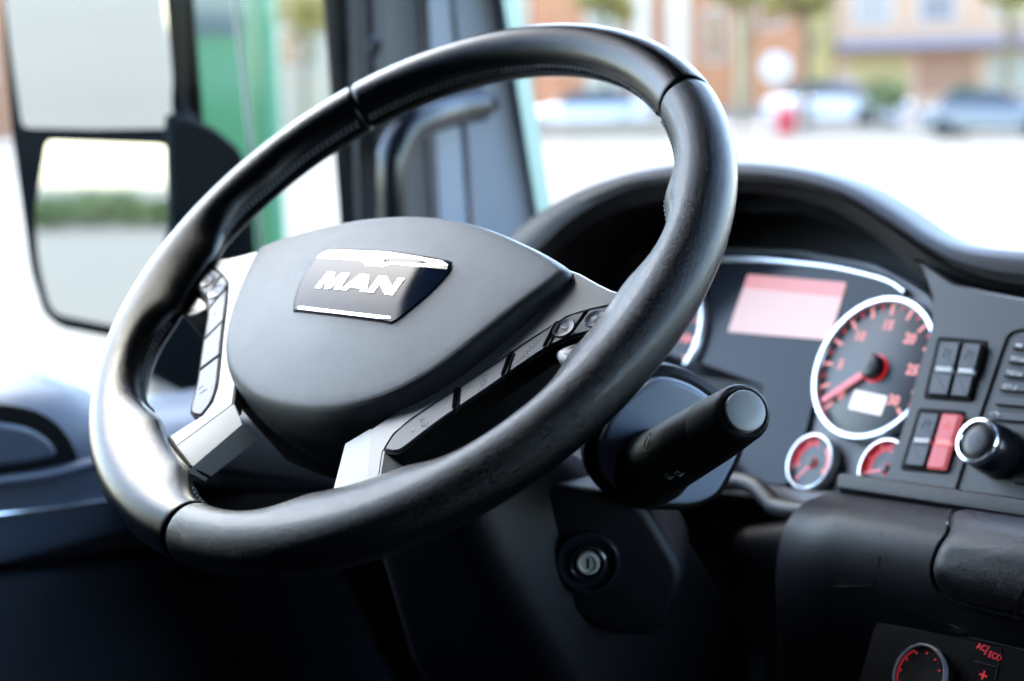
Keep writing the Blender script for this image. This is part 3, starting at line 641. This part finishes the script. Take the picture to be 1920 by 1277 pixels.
# lower frame of the cluster
fl = [(1240, 905), (1370, 902), (1415, 912), (1440, 935), (1460, 952), (1520, 958), (1580, 948), (1600, 915)]
pth = spline([CL.at(x, y, .035) for x, y in fl], n=6)
obj('cluster_lower_frame', MB().tube(pth, .0075, 12), M['panel'], dash)
fr2 = [Vector(CL.uv(x, y, .02)) for x, y in [(1420, 905), (1475, 912), (1600, 925), (1600, 960), (1480, 955), (1440, 930)]]
obj('cluster_sill', MB().slab(CL, fr2, -.01, .02, .003), M['bezel'], dash)
# switch panel
pp = [(1700, 470), (1728, 505), (1746, 560), (1744, 610), (1716, 700), (1690, 800), (1655, 900), (1640, 960), (2080, 1010), (2160, 560), (1930, 560), (1850, 545), (1790, 530)]
ppo = rpoly([Vector(CP.uv(x, y)) for x, y in pp], .004, 3)
obj('switch_panel', MB().slab(CP, ppo, -.05, 0, .0025), M['panel'], dash)
def pxslab(px, h0, h1, bev=.0, rnd=0, F=CP, at=None):
    P = [Vector(F.uv(x, y, h1 if at is None else at)) for x, y in px]
    return MB().slab(F, rpoly(P, rnd, 4) if rnd else P, h0, h1, bev)
def lerp2(a, b, t): return (a[0] + (b[0] - a[0]) * t, a[1] + (b[1] - a[1]) * t)
def bank(TLp, TRp, BRp, BLp, mats, labels):
    obj('switch_housing', pxslab([TLp, TRp, BRp, BLp], -.002, .0012, .0006, .003), M['gap'], dash)
    q = lambda s, t: lerp2(lerp2(TLp, TRp, s), lerp2(BLp, BRp, s), t)
    for i in range(2):
        s0, s1 = (.06, .48) if i == 0 else (.52, .90)
        m = mats[i]
        rk = obj('rocker_switch', pxslab([q(s0, .06), q(s1, .06), q(s1, .50), q(s0, .50)], 0, .006, .0012, .001), m, dash, label=labels[i])
        obj('rocker_lower_half', pxslab([q(s0, .515), q(s1, .515), q(s1, .93), q(s0, .93)], 0, .0045, .0012, .001), m, rk)
        obj('indicator_bar', pxslab([q(s0 + .04, .475), q(s1 - .04, .475), q(s1 - .04, .55), q(s0 + .04, .55)], .003, .0068, .0003), M['print'] if m is not M['red'] else M['lamp_red'], rk)
        F5 = Fr(CP.at(*q((s0 + s1) / 2, .27), .0062), CP.ex, CP.ey); g_ = MB()
        if m is M['red']:
            t_ = [F5.p(.0045 * cos(radians(90 + 120 * k)), .0045 * sin(radians(90 + 120 * k)), 0) for k in range(4)]; g_.tube(t_, .0003, 5)
            t_ = [F5.p(.0022 * cos(radians(90 + 120 * k)), .0022 * sin(radians(90 + 120 * k)), 0) for k in range(4)]; g_.tube(t_, .0003, 5)
        else:
            g_.tube([F5.p(.003 * cos(a_), .004 * sin(a_), 0) for a_ in [j * pi / 8 for j in range(14)]], .0004, 5)
            g_.tube([F5.p(-.004, .004, 0), F5.p(.0035, -.004, 0)], .0005, 5)
        obj('switch_symbol', g_, M['button'] if m is not M['red'] else M['lamp_red'], rk)
bank((1758, 630), (1852, 638), (1822, 754), (1730, 747), (M['switch'], M['switch']), ('dark rocker switch with a lamp symbol, left of the upper pair', 'dark rocker switch with a crossed-out symbol, right of the upper pair'))
bank((1722, 764), (1810, 770), (1776, 889), (1686, 880), (M['switch'], M['red']), ('dark rocker switch beside the red hazard switch', 'red hazard warning switch with a triangle'))
# radio unit
grv = spline([CP.at(x, y, .0004) for x, y in [(1790, 925), (1812, 855), (1850, 745), (1882, 650), (1893, 628), (1915, 619), (1960, 620), (2080, 632)]], n=5)
obj('radio_seam', MB().tube(grv, .0012, 6), M['gap'], dash)
for k, (x0, y, t_) in enumerate([(1896, 645, '◄◄  ►►'), (1888, 671, 'FM/AM'), (1880, 697, 'MEDIA'), (1872, 723, 'SETUP'), (1864, 750, ''), (1856, 778, 'tel')]):
    P_ = [(x0 + 5, y - 10), (x0 + 90, y - 4), (x0 + 84, y + 15), (x0 - 1, y + 8)]
    rb = obj('radio_button', pxslab(P_, 0, .0035, .0008, .0012), M['switch'], dash)
    u, v = CP.uv(x0 + 7 if t_ != 'tel' else x0 + 10, y + 1, .0035); q = MB()
    if t_ == 'tel':
        q.tube([CP.p(u + .004 * cos(a_), v - .002 + .004 * sin(a_), .0037) for a_ in [radians(30 + 12 * j) for j in range(11)]], [.0012, .001, .0006, .0006, .0006, .0006, .0006, .0006, .0006, .001, .0012], 6)
    elif t_.startswith('◄'):
        for j in range(2): q.slab(CP, [(u + j * .003, v), (u + .003 + j * .003, v + .0018), (u + .003 + j * .003, v - .0018)], .0035, .0037)
    elif t_: q.text(CP, t_, .0052, u, v, .0035, .0001, 0, .9, 'LEFT')
    if q.v: obj('button_print', q, M['print'], rb, smooth=False)
obj('radio_button', pxslab([(1910, 850), (1990, 862), (1976, 915), (1896, 905)], 0, .004, .001, .003), M['switch'], dash, label='dark rounded button right of the volume knob')
kb = CP.at(1878, 852, 0); KF = Fr(kb, CP.ex, CP.ey)
kn = obj('volume_knob', MB().lathe(KF, [(.0185, 0), (.0180, .012), (.0165, .026), (.0150, .028), (0, .0275)], 48), M['gloss'], dash)
obj('knob_ring', MB().lathe(KF, [(.0166, .0255), (.0170, .0285), (.0160, .0305), (.0142, .0308), (.0130, .0295), (.0128, .0270)], 64), M['chrome'], kn)
obj('knob_cap', MB().lathe(KF, [(.0128, .027), (.0128, .0285), (.0118, .0295), (.006, .0302), (0, .0304)], 40), M['switch'], kn)
# ledge below the switches
lf = CL.off(.05)
def ext(A, B, prof, ends=0):                              # sweep a profile (n, v) along A->B in the cluster frame
    r_ = []
    for t, sh in ((0, .0), (.012, .6), (.03, 1), (.97, 1), (1, 1)):
        c = A.lerp(B, t); r_.append([c + CL.n * (a * (sh if t < .5 else 1)) + CL.ey * b for a, b in prof])
    return r_
A_, B_ = CL.at(1572, 893, .046), CL.at(2200, 985, .046)
prof = [(-.045, .004), (-.004, .004), (.001, .002), (.002, -.002), (.001, -.008), (-.006, -.013), (-.03, -.014)]
rg = []
for t, s in ((0, .3), (.006, .8), (.014, 1), (1, 1)): c = A_.lerp(B_, t); rg.append([c + CL.n * (a if a < -.02 else a * s) + CL.ey * (b * s) for a, b in prof])
obj('dash_ledge', MB().loft(rg, False), M['dashdark'], dash)
A2, B2 = CL.at(1560, 918, .05), CL.at(2250, 1018, .05)
prof = [(-.05, .002), (-.014, .001), (.004, -.003), (.018, -.0095), (.030, -.019), (.037, -.033), (.036, -.050), (.027, -.072), (.009, -.098), (-.016, -.126), (-.045, -.155), (-.12, -.21), (-.2, -.29)]
rg = []
for t, s in ((-.004, 0), (0, .35), (.008, .7), (.02, .92), (.035, 1), (.2, 1.0), (1, 1)):
    c = A2.lerp(B2, t); rg.append([c + CL.n * (-.05 + (a + .05) * s) + CL.ey * b - CL.ex * (abs(b) * .12) for a, b in prof])
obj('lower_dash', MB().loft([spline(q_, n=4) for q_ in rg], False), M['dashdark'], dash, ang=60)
LA = ((A2 - CL.o).dot(CL.ex), (A2 - CL.o).dot(CL.ey)); LB = ((B2 - CL.o).dot(CL.ex), (B2 - CL.o).dot(CL.ey))
def sheight(u, v):
    t = v - (LA[1] + (LB[1] - LA[1]) * (u - LA[0]) / (LB[0] - LA[0]))
    for (a, b), (c, d_) in zip(prof, prof[1:]):
        if t >= d_ and b - d_ > 1e-9: return .05 + a + (c - a) * (min(t, b) - b) / (d_ - b)
    return -.1
def on_dash(x, y, lift=0):
    h = .06
    for _ in range(12): u, v = CL.uv(x, y, h); h = sheight(u, v) + lift
    return u, v
def dp(u, v, lift=0): return CL.p(u, v, sheight(u, v) + lift)
padp = rpoly([Vector(on_dash(x, y, .004)) for x, y in [(1850, 955), (1785, 995), (1748, 1045), (1748, 1098), (1790, 1122), (1905, 1150), (2200, 1215), (2260, 1010)]], [.004, .02, .03, .02, .02, .0, .0, 0], 6)
padp = [Vector((p.x, p.y)) for p in resample([*padp, padp[0]], 121)[:-1]]
rings_ = [[dp(p.x, p.y, hh) for p in inset(padp, dd)] for dd, hh in ((0, -.01), (0, .001), (.0015, .0035), (.004, .006), (.009, .0085))]
pc = sum((Vector((p.x, p.y)) for p in padp), Vector((0, 0))) / len(padp); base_ = inset(padp, .009)
for s_ in (.9, .75, .6, .4, .2, .03): rings_.append([dp(*(pc + (p - pc) * s_), .0085 + .003 * (1 - s_)) for p in base_])
obj('compartment_lid', MB().loft(rings_, True, True, True), M['pad'], dash, ang=60)
edge = [dp(p.x, p.y, .0015) for p in inset(padp, -.0022)]
k_ = [p for p, q in zip(edge, padp) if CL.at(1920, 1000, .06) is not None]
obj('lid_edge_trim', MB().tube(edge[:60], .0014, 6), M['gloss'], dash)
obj('lid_seam', MB().tube([dp(*on_dash(1903, 1155, .008), .008), dp(*on_dash(1910, 1125, .011), .011), dp(*on_dash(1928, 1095, .012), .012), dp(*on_dash(1960, 1070, .012), .012)], .0012, 6), M['gap'], dash)
sp_ = rpoly([Vector(on_dash(x, y)) for x, y in [(1572, 977), (1640, 980), (1656, 995), (1650, 1050), (1638, 1100), (1560, 1100)]], .004, 4)
obj('coin_tray_lid', MB().tube([dp(p.x, p.y, -.0002) for p in sp_ + sp_[:1]], .0007, 5, cap=False), M['gap'], dash)
# climate panel
_u, _v = on_dash(1780, 1195); KP = CL.off(sheight(_u, _v) + .004)
cp_ = rpoly([Vector(KP.uv(x, y)) for x, y in [(1640, 1165), (2150, 1260), (2090, 1500), (1570, 1420)]], .006, 4)
obj('climate_panel', MB().slab(KP, cp_, -.03, -.0, .001), mat('climate_panel_black', (.004, .004, .006), .5, spec=.08), dash)
ck = KP.uv(1738, 1272, .0); ks = .76; CK = Fr(KP.p(ck[0], ck[1], .0), KP.ex, KP.ey)
cn = obj('temperature_knob', MB().lathe(CK, [(.0200, 0), (.0198, .007), (.0190, .0085), (.0175, .008), (0, .0078)], 64), M['gap'], dash)
obj('knob_ring', MB().lathe(CK, [(.0206, .0065), (.0204, .0090), (.0196, .0098), (.0186, .0090), (.0185, .0060)], 64), M['ring'], cn)
q = MB()
for k in range(9): a = radians(215 - k * 31); q.lathe(CK, [(.0006, .0078), (.0006, .0083), (0, .0083)], 8, .0150 * cos(a), .0150 * sin(a))
q.tube([CK.p(.0168 * cos(radians(a)), .0168 * sin(radians(a)), .0082) for a in range(125, 220, 6)], .0003, 5); q.text(CK, '0', .004, -.0110, -.0100, .0079, .0001)
obj('knob_marks', q, M['lamp_deep'], cn, smooth=False)
q = MB(); u, v = KP.uv(1840, 1214); q.text(KP, 'AC', .0058, u, v, .0, .0001, 0, .9); u, v = KP.uv(1850, 1221); q.text(KP, '/', .0085, u, v, .0, .0001, 0, .9); u, v = KP.uv(1866, 1231); q.text(KP, 'ECO', .0058, u, v, .0, .0001, 0, .85)
u, v = KP.uv(1843, 1268); q.text(KP, '+', .012, u, v, .0, .0001)
obj('climate_lettering', q, M['lamp_deep'], dash, smooth=False)
q = MB()
for a, b in (((1818, 1195), (1935, 1222)), ((1826, 1240), (1866, 1250)), ((1812, 1262), (1800, 1300)), ((1880, 1212), (1862, 1290))): q.tube([KP.at(*a, .0003), KP.at(*b, .0003)], .0004, 5)
obj('climate_button_seams', q, M['dash'], dash)
# dash body behind and the knee panel below
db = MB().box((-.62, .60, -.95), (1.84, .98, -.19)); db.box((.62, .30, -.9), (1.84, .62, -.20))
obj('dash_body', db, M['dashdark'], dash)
kf = Fr((0, .44, -.3), (1, 0, 0), (0, -.25, 1)); 
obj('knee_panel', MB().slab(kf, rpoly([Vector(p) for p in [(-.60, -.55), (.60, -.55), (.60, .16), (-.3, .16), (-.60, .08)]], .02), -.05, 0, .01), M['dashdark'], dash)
cg = [(1360, 985), (1580, 955), (1640, 1300), (1180, 1400), (1250, 1150)]
fg = CL.off(.0)
cgp = rpoly([Vector(fg.uv(x, y)) for x, y in cg], .02, 6)
cv = lambda p: -max(0, (CL.uv(1450, 985)[1] - p.y)) ** 1.6 * 3.2
I_ = inset(cgp, .01); cc_ = sum(I_, Vector((0, 0))) / len(I_)
obj('column_side_panel', MB().loft([[CL.p(p.x, p.y, cv(p) - .05) for p in cgp], [CL.p(p.x, p.y, cv(p) - .008) for p in cgp], [CL.p(p.x, p.y, cv(p)) for p in I_]] + [[CL.p(q.x, q.y, cv(q)) for q in [cc_ + (p - cc_) * k for p in I_]] for k in (.85, .7, .55, .4, .25, .1)], True, True, True), M['dashdark'], dash, ang=60)
kb_ = Fr((0, .20, 0), (1, 0, 0), (0, 0, 1))
obj('darkening_slab', MB().slab(kb_, rpoly([Vector(kb_.uv(x, y)) for x, y in [(290, 868), (330, 830), (400, 775), (700, 790), (1050, 880), (1050, 1000), (640, 928), (400, 926)]], .01, 4), -.20, 0, .008, 4), M['black'], dash)  # black slab added to darken the opening between hub and lower spoke
# left end of the dash with its side vent
dl = MB().box((-.60, .42, -.28), (-.28, .64, -.215)); obj('dash_end', dl, M['door'], dash)
q = MB()
for k in range(4): q.box((-.57 + k * .07, .425, -.214), (-.515 + k * .07, .58, -.208))
obj('side_vent', q, M['gap'], dash, smooth=False)
# pedal
ped = thing('foot_pedal', (-.02, .3, -.72), 'dark foot pedal with a highlight bar painted along its top under the steering wheel', 'pedal')
pf = Fr(onY(880, 1240, .30), (1, -.1, 0), (0, .4, 1))
obj('pedal_pad', MB().slab(pf, rpoly([Vector(pf.uv(x, y)) for x, y in [(848, 1203), (915, 1224), (912, 1300), (850, 1300)]], .004), -.012, 0, .002), M['black'], ped)
obj('pedal_highlight', MB().tube([pf.at(852, 1204, .002), pf.at(912, 1223, .002)], .004, 8), M['button'], ped)  # pale bar stands in for a highlight on the pedal's top
obj('pedal_lever', MB().tube([pf.at(880, 1290, -.01), pf.at(880, 1290, -.01) + Vector((0, .12, -.12))], .01, 8), M['black'], ped)

# ------------------------------------------------------------------ outside
GZ = -2.2
struct('ground', MB().add([(-400, -400, GZ), (400, -400, GZ), (400, 400, GZ), (-400, 400, GZ)], [(0, 1, 2, 3)]), mat('pale_paving', (.20, .175, .132), .85, var=.12, vscale=.6))
VA = radians(-31)                                        # the street runs across this heading
vd = Vector((sin(VA), cos(VA), 0)); vr = Vector((cos(VA), -sin(VA), 0))
def street(dist): return Fr(Vector((CW.x, CW.y, GZ)) + vd * dist, vr, (0, 0, 1))     # ex right, ey up, n towards the camera
def su(fr, x, y=150): return fr.uv(x, y)[0]
def sz(fr, y): return fr.uv(1200, y)[1]
pv = Fr(street(56).o, vr, vd)
struct('pavement', MB().slab(pv, [(-70, 0), (70, 0), (70, 30), (-70, 30)], 0, .13), mat('pavement_slabs', (.36, .30, .25), .85, var=.1, vscale=2))
B1 = street(64)
def building(name, x0, x1, hgt, colw, label, dist=70, feats=(), depth=9):
    F = street(dist); u0, u1 = su(F, x0), su(F, x1)
    t = thing(name, F.p((u0 + u1) / 2, 0), label, 'building')
    obj('wall', MB().slab(F, [(u0, .13), (u1, .13), (u1, hgt), (u0, hgt)], -depth, 0), mat(name + '_wall', colw, .85, var=.12, vscale=1.2), t, smooth=False)
    obj('roof', MB().slab(F, [(u0 - .2, hgt), (u1 + .2, hgt), ((u0 + u1) / 2 + 2, hgt + 2.2), ((u0 + u1) / 2 - 2, hgt + 2.2)], -depth, .3), mat(name + '_roof', (.25, .09, .06), .8), t, smooth=False)
    for kind, a, b, y0, y1, col, h in feats:
        ua, ub = su(F, a), su(F, b); za, zb = sz(F, y0), sz(F, y1); za, zb = max(.14, min(za, zb)), max(za, zb)
        if kind == 'window':
            fw = obj('window', MB().slab(F, [(ua, za), (ub, za), (ub, zb), (ua, zb)], -.05, .06), mat('frame', (.75, .74, .7), .5), t, smooth=False)
            obj('pane', MB().slab(F, [(ua + .1, za + .1), (ub - .1, za + .1), (ub - .1, zb - .1), (ua + .1, zb - .1)], .0, .08), mat('pane', col, .1), fw, smooth=False)
        else: obj(kind, MB().slab(F, [(ua, za), (ub, za), (ub, zb), (ua, zb)], 0, h), mat(kind, col, .7), t, smooth=False)
    return t
SHOPWIN = (.30, .26, .20)
building('brick_building', 1000, 1560, 8.5, (.62, .26, .12), 'orange brick building with pale pilasters behind the wheel rim', feats=[
    ('pilaster', 1100, 1170, 230, -110, (.62, .55, .42), .25), ('pilaster', 1187, 1222, 230, -110, (.80, .66, .52), .3), ('pilaster', 1250, 1294, 230, -110, (.80, .66, .52), .3),
    ('pilaster', 1378, 1404, 230, -110, (.65, .50, .28), .25), ('window', 1320, 1360, 120, 20, (.3, .14, .06), 0), ('window', 1420, 1470, 60, -60, (.4, .2, .1), 0),
    ('window', 1020, 1080, 130, 60, (.25, .2, .18), 0), ('plinth', 1000, 1560, 232, 205, (.40, .30, .22), .35)])
building('pink_building', 1562, 2200, 8.0, (.72, .44, .28), 'pale pink rendered shop building with a long blue awning', feats=[
    ('window', 1600, 1670, 60, -40, (.35, .30, .3), 0), ('window', 1720, 1790, 60, -40, (.35, .30, .3), 0), ('window', 1860, 1930, 60, -40, (.45, .35, .12), 0),
    ('shop_window', 1590, 1700, 190, 118, (.55, .40, .16), .05), ('shop_window', 1720, 1830, 190, 118, (.45, .22, .13), .05), ('shop_window', 1850, 1980, 190, 118, (.5, .45, .35), .05),
    ('awning', 1570, 1990, 106, 88, (.30, .27, .33), 1.2), ('pilaster', 1520, 1560, 230, -110, (.55, .40, .14), .3)])
building('cream_house', 380, 995, 7.5, (.6, .5, .36), 'cream house seen through the side window', 70, feats=[
    ('window', 530, 565, 110, 30, (.4, .2, .08), 0), ('window', 575, 600, 110, 30, (.3, .25, .12), 0), ('window', 620, 690, 110, 30, (.3, .25, .2), 0)])
building('orange_house', -420, 300, 7, (.42, .20, .11), 'orange rendered house at the far left behind the side mirror', 66, feats=[('window', -60, -10, 120, 30, (.3, .25, .2), 0)])

def leafy(mbx, c, rx, ry, rz, n, s, rnd):
    for i in range(n):
        while True:
            p = Vector((rnd.uniform(-1, 1), rnd.uniform(-1, 1), rnd.uniform(-1, 1)))
            if .25 < p.length < 1: break
        k = 1 + .25 * sin(p.x * 6 + c.x) * cos(p.z * 5 + c.y)
        p = c + Vector((p.x * rx, p.y * ry, p.z * rz)) * k
        a = Vector((rnd.uniform(-1, 1), rnd.uniform(-1, 1), rnd.uniform(-1, 1))).normalized(); b = a.orthogonal().normalized(); c_ = a.cross(b); q = s * rnd.uniform(.6, 1.4)
        mbx.add([p - b * q, p - c_ * q * .5, p + b * q, p + c_ * q * .5], [(0, 1, 2, 3)])
def leafmat(name, col): return mat(name, col, .6, var=.45, vscale=1.5)
LG = leafmat('bush_leaves', (.13, .19, .05)); LY = leafmat('yellow_leaves', (.42, .33, .07)); BARK = mat('bark', (.22, .17, .09), .9, var=.3, vscale=6)
def bush(x, y, dist, wpx, hpx, label):
    F = street(dist); u, v = F.uv(x, y); base = F.p(u, .13); sc_ = dist / FPX; rx, rz = wpx * sc_ / 2, hpx * sc_ / 2
    t = thing('bush', base, label, 'bush', 'bushes in front of the shops')
    m_ = MB(); leafy(m_, F.p(u, v), rx, rx * .8, rz, 900, .09, random.Random(int(x))); obj('foliage', m_, LG, t, smooth=False)
    m_ = MB()
    for k in range(4): m_.tube([base, F.p(u + (k - 1.5) * .12, v - .1)], .03, 6)
    obj('stem', m_, BARK, t)
bush(1660, 180, 58, 92, 68, 'green bush between the pale car and the dark car')
bush(1815, 172, 60, 70, 26, 'low green bush behind the dark car roof')
bush(1905, 195, 60, 60, 40, 'green bush right of the dark car')
def tree(x, dist, hgt, cr, label, m=LY, crown_z=None, trunk=.16, seed=1):
    F = street(dist); u = su(F, x); base = F.p(u, 0.1); rnd = random.Random(seed)
    t = thing('tree', base, label, 'tree', 'street trees')
    m_ = MB(); top = F.p(u + .1, hgt * .8); m_.tube([base, F.p(u + .05, hgt * .4), top], [trunk, trunk * .8, trunk * .4], 10)
    for k in range(6):
        a = k * 1.05; s_ = F.p(u + .05, hgt * (.4 + .05 * k)); m_.tube([s_, s_ + Vector((cos(a) * cr * .7, sin(a) * cr * .7, hgt * .2))], [trunk * .4, trunk * .15], 6)
    obj('trunk', m_, BARK, t)
    m_ = MB()
    for k in range(7):
        a = rnd.uniform(0, 6.28); rr = rnd.uniform(.2, .8) * cr
        leafy(m_, F.p(u, hgt * (crown_z or .75)) + Vector((cos(a) * rr, sin(a) * rr, rnd.uniform(-.25, .35) * cr)), cr * .5, cr * .5, cr * .42, 380, .11, rnd)
    obj('crown', m_, m, t, smooth=False)
tree(1508, 57, 6.2, 1.3, 'yellow-leaved street tree with a slim trunk above the red sign', seed=3)
tree(1392, 58, 6.8, 1.0, 'slim yellowing street tree before the orange brick wall', seed=5, trunk=.12)
tree(1885, 58, 6.6, 1.2, 'yellow street tree at the far right behind the dark car', seed=8)
tree(1135, 60, 6.4, 1.1, 'pale yellow street tree seen over the top of the wheel rim', seed=11)
tree(568, 60, 6.6, 1.6, 'yellow street tree seen through the side window', seed=14)
tree(-120, 45, 6.0, 1.8, 'green street tree far left beyond the mirror', m=LG, seed=17)
# round white sign and red sign
F = street(55); u, v = F.uv(1455, 128)
t = thing('round_sign', F.p(u, 0), 'white round sign on a pole before the orange wall', 'sign')
obj('sign_disc', MB().lathe(Fr(F.p(u, v), F.ex, F.ey), [(.52, -.05), (.52, .03), (.48, .05), (0, .05)], 40), mat('white_enamel', (.75, .72, .68), .6), t)
obj('sign_pole', MB().tube([F.p(u, 0, -.1), F.p(u, v, -.1)], .05, 10), mat('sign_pole_paint', (.5, .5, .5), .5), t)
F = street(52); u, v = F.uv(1474, 222)
t = thing('red_bin', F.p(u, .13), 'rounded red litter bin left of the pale car', 'bin')
obj('bin_body', MB().lathe(Fr(F.p(u, .13), vr, (vd.x, vd.y, 0)), [(.28, 0), (.32, .1), (.34, .7), (.30, .74)], 24), mat('red_enamel', (.62, .05, .07), .4), t)
obj('bin_lid', MB().lathe(Fr(F.p(u, .87), vr, (vd.x, vd.y, 0)), [(.39, 0), (.37, .08), (.22, .2), (0, .24)], 24), mat('red_lid', (.55, .06, .08), .4), t)
# cars
def car(x0, x1, dist, paint, label, flip=1, rotz=0, k=1.0):
    F = street(dist); u0, u1 = su(F, x0, 230), su(F, x1, 230); L = 4.3; uc = (u0 + u1) / 2
    t = thing('parked_car', F.p(uc, 0), label, 'car', 'cars parked along the shops')
    yaw = rotz; fx = (vr * cos(yaw) + vd * sin(yaw)) * flip; fy = Vector((0, 0, 1)).cross(fx)
    G = Fr(F.p(uc, 0), fx, (0, 0, 1)); G.p = lambda u, v, h=0: G.o + (G.ex * u + G.ey * v + G.n * h) * k
    pa = mat('car_paint', paint, .25, coat=1); gls = mat('car_glass', (.03, .035, .04), .05); blk = mat('car_tyre', (.02, .02, .02), .7)
    body = [(-2.12, .35), (-2.15, .62), (-2.08, .88), (-1.6, .95), (.85, .93), (1.7, .80), (2.08, .66), (2.15, .5), (2.1, .32), (1.75, .22), (-1.9, .22)]
    cabn = [(-1.75, .93), (-1.35, 1.34), (-.9, 1.44), (.1, 1.43), (.55, 1.3), (1.15, .93)]
    bp_ = spline([Vector(p) for p in body], True, 3)
    obj('body', MB().slab(G, bp_, -.84, .84, .10, 4, back_bev=.10), pa, t, ang=50)
    rg = []
    for h, s in ((-.72, 0), (-.62, 1), (.62, 1), (.72, 0)):
        rg.append([G.p(p[0] * (1 if s else 1), (p[1] - .93) * (1 if s else 0) + .93, h * 1.0) for p in spline([Vector(q) for q in cabn], False, 3)])
    rf = [(-1.30, 1.36), (-.9, 1.46), (.1, 1.45), (.50, 1.34)]
    obj('windows', MB().loft(rg, False), gls, t)
    obj('roof', MB().loft([[G.p(p.x, p.y, h) for p in spline([Vector(q) for q in rf], False, 4)] for h in (-.60, -.5, .5, .60)], False), pa, t)
    for wx in (-1.35, 1.35):
        for sd_ in (-1, 1):
            WG = Fr(G.p(wx, .31, sd_ * .78), fx, (0, 0, 1)); WG.p = lambda u, v, h=0, W=WG: W.o + (W.ex * u + W.ey * v + W.n * h) * k
            wh = obj('wheel', MB().lathe(WG, [(.2, -.09), (.31, -.09), (.32, -.05), (.32, .05), (.31, .09), (.2, .09)], 28), blk, t)
            obj('rim', MB().lathe(WG, [(.2, -.07), (.2, .085), (.08, .07), (0, .08)] if sd_ > 0 else [(.2, .07), (.2, -.085), (.08, -.07), (0, -.08)], 20), M['ring'], wh)
    for sd_ in (-1, 1):
        obj('headlight', MB().slab(G, rpoly([Vector(q) for q in ((1.85, .62), (2.12, .60), (2.10, .72), (1.82, .80))], .03), sd_ * .55, sd_ * .80), M['print'], t)
        obj('tail_light', MB().slab(G, rpoly([Vector(q) for q in ((-2.15, .68), (-1.98, .68), (-1.98, .86), (-2.12, .86))], .03), sd_ * .55, sd_ * .80), mat('tail', (.4, .02, .02), .3), t)
    return t
car(1500, 1640, 60, (.50, .52, .60), 'pale silver car parked beside the red bin', 1, radians(-30), 1.22)
car(1775, 1960, 50, (.05, .07, .12), 'dark blue car at the right edge of the street', 1, radians(-25))
car(1010, 1190, 60, (.55, .58, .62), 'white car seen through the upper opening of the steering wheel', -1, 0, 1.15)
# low wall
F = street(55.5); t = thing('low_wall', F.p(su(F, 1130), 0), 'low tan stone wall below the white car, seen inside the wheel opening', 'wall')
obj('wall_body', MB().slab(F, [(su(F, 880), 0), (su(F, 1300), 0), (su(F, 1300), .62), (su(F, 880), .62)], 0, .35, .02), mat('tan_stone', (.42, .33, .25), .85, var=.2, vscale=3), t)
obj('coping', MB().slab(F, [(su(F, 878), .622), (su(F, 1302), .622), (su(F, 1302), .70), (su(F, 878), .70)], -.03, .40, .02), mat('coping_stone', (.5, .45, .38), .85), t)

# green truck parked alongside
ga = radians(-53.0); gd = Vector((sin(ga), cos(ga), 0)); gr = Vector((cos(ga), -sin(ga), 0))
GF = Fr(Vector((CW.x, CW.y, GZ)) + gd * 12, gr, (0, 0, 1))
gtk = thing('green_truck', GF.p(-.6, 0), 'green truck cab parked beside, behind the mirror', 'truck')
gu = lambda x: GF.uv(x, 200)[0]
GM = mat('green_truck_paint', (.03, .19, .065), .3, coat=.6); GD = mat('green_truck_lit_side', (.08, .30, .16), .35, coat=.5)  # second, lighter green has the light on the side face put into its colour
g0, g1 = gu(215), gu(497)
obj('cab_body', MB().slab(GF, rpoly([Vector((g0, .5)), Vector((g1, .5)), Vector((g1, 3.7)), Vector((g0, 3.7))], .12), -2.2, 0, .08), GM, gtk)
obj('lit_side', MB().slab(GF, [(g1 + .005, .5), (gu(527), .5), (gu(527), 3.6), (g1 + .005, 3.6)], -2.3, -.06, .02), GD, gtk)
obj('windscreen', MB().slab(GF, rpoly([Vector((g0 + .12, 2.42 + .25)), Vector((g1 - .12, 2.42 + .25)), Vector((g1 - .16, 3.35)), Vector((g0 + .16, 3.35))], .08), 0, .02), mat('truck_windscreen', (.10, .14, .14), .08), gtk)
obj('panel_band', MB().slab(GF, [(gu(330), .6), (gu(362), .6), (gu(362), 2.6), (gu(330), 2.6)], 0, .03, .005), mat('dark_green_paint', (.015, .11, .02), .35), gtk)
obj('grille', MB().slab(GF, [(g0 + .1, .9), (gu(320), .9), (gu(320), 1.6), (g0 + .1, 1.6)], 0, .03), M['black'], gtk)
obj('bumper', MB().slab(GF, rpoly([Vector((g0, .35)), Vector((g1, .35)), Vector((g1, .8)), Vector((g0, .8))], .06), -.3, .12, .03), mat('bumper_grey', (.12, .13, .13), .6), gtk)
for x_ in (g0 + .2, g1 - .2):
    WG = Fr(GF.p(x_, .5, -.7), Vector((gd.x, gd.y, 0)), (0, 0, 1))
    obj('wheel', MB().lathe(WG, [(.3, -.14), (.48, -.14), (.5, -.1), (.5, .1), (.48, .14), (.3, .14), (.1, .08), (0, .08)], 32), mat('truck_tyre', (.02, .02, .02), .8), gtk)
# what the mirror sees behind: a hedge of single shrubs and trees
for k, (az, dd, hh) in enumerate([(192, 70, 1.7), (194.6, 66, 1.3), (197, 70, 1.6), (199.5, 68, 1.2), (202, 70, 1.5), (204.5, 67, 1.3), (207, 70, 1.8), (210, 68, 1.5)]):
    a = radians(az); c = Vector((CW.x + sin(a) * dd, CW.y + cos(a) * dd, GZ)); rnd = random.Random(k)
    t = thing('shrub', c, 'green shrub far behind the truck, reflected in the lower mirror pane', 'shrub', 'shrubs behind the truck')
    m_ = MB(); leafy(m_, c + Vector((0, 0, hh * .55)), 2.6, 2.6, hh * .55, 900, .2, rnd); obj('foliage', m_, LG, t, smooth=False)
    obj('stem', MB().tube([c, c + Vector((0, 0, hh * .6))], .08, 6), BARK, t)
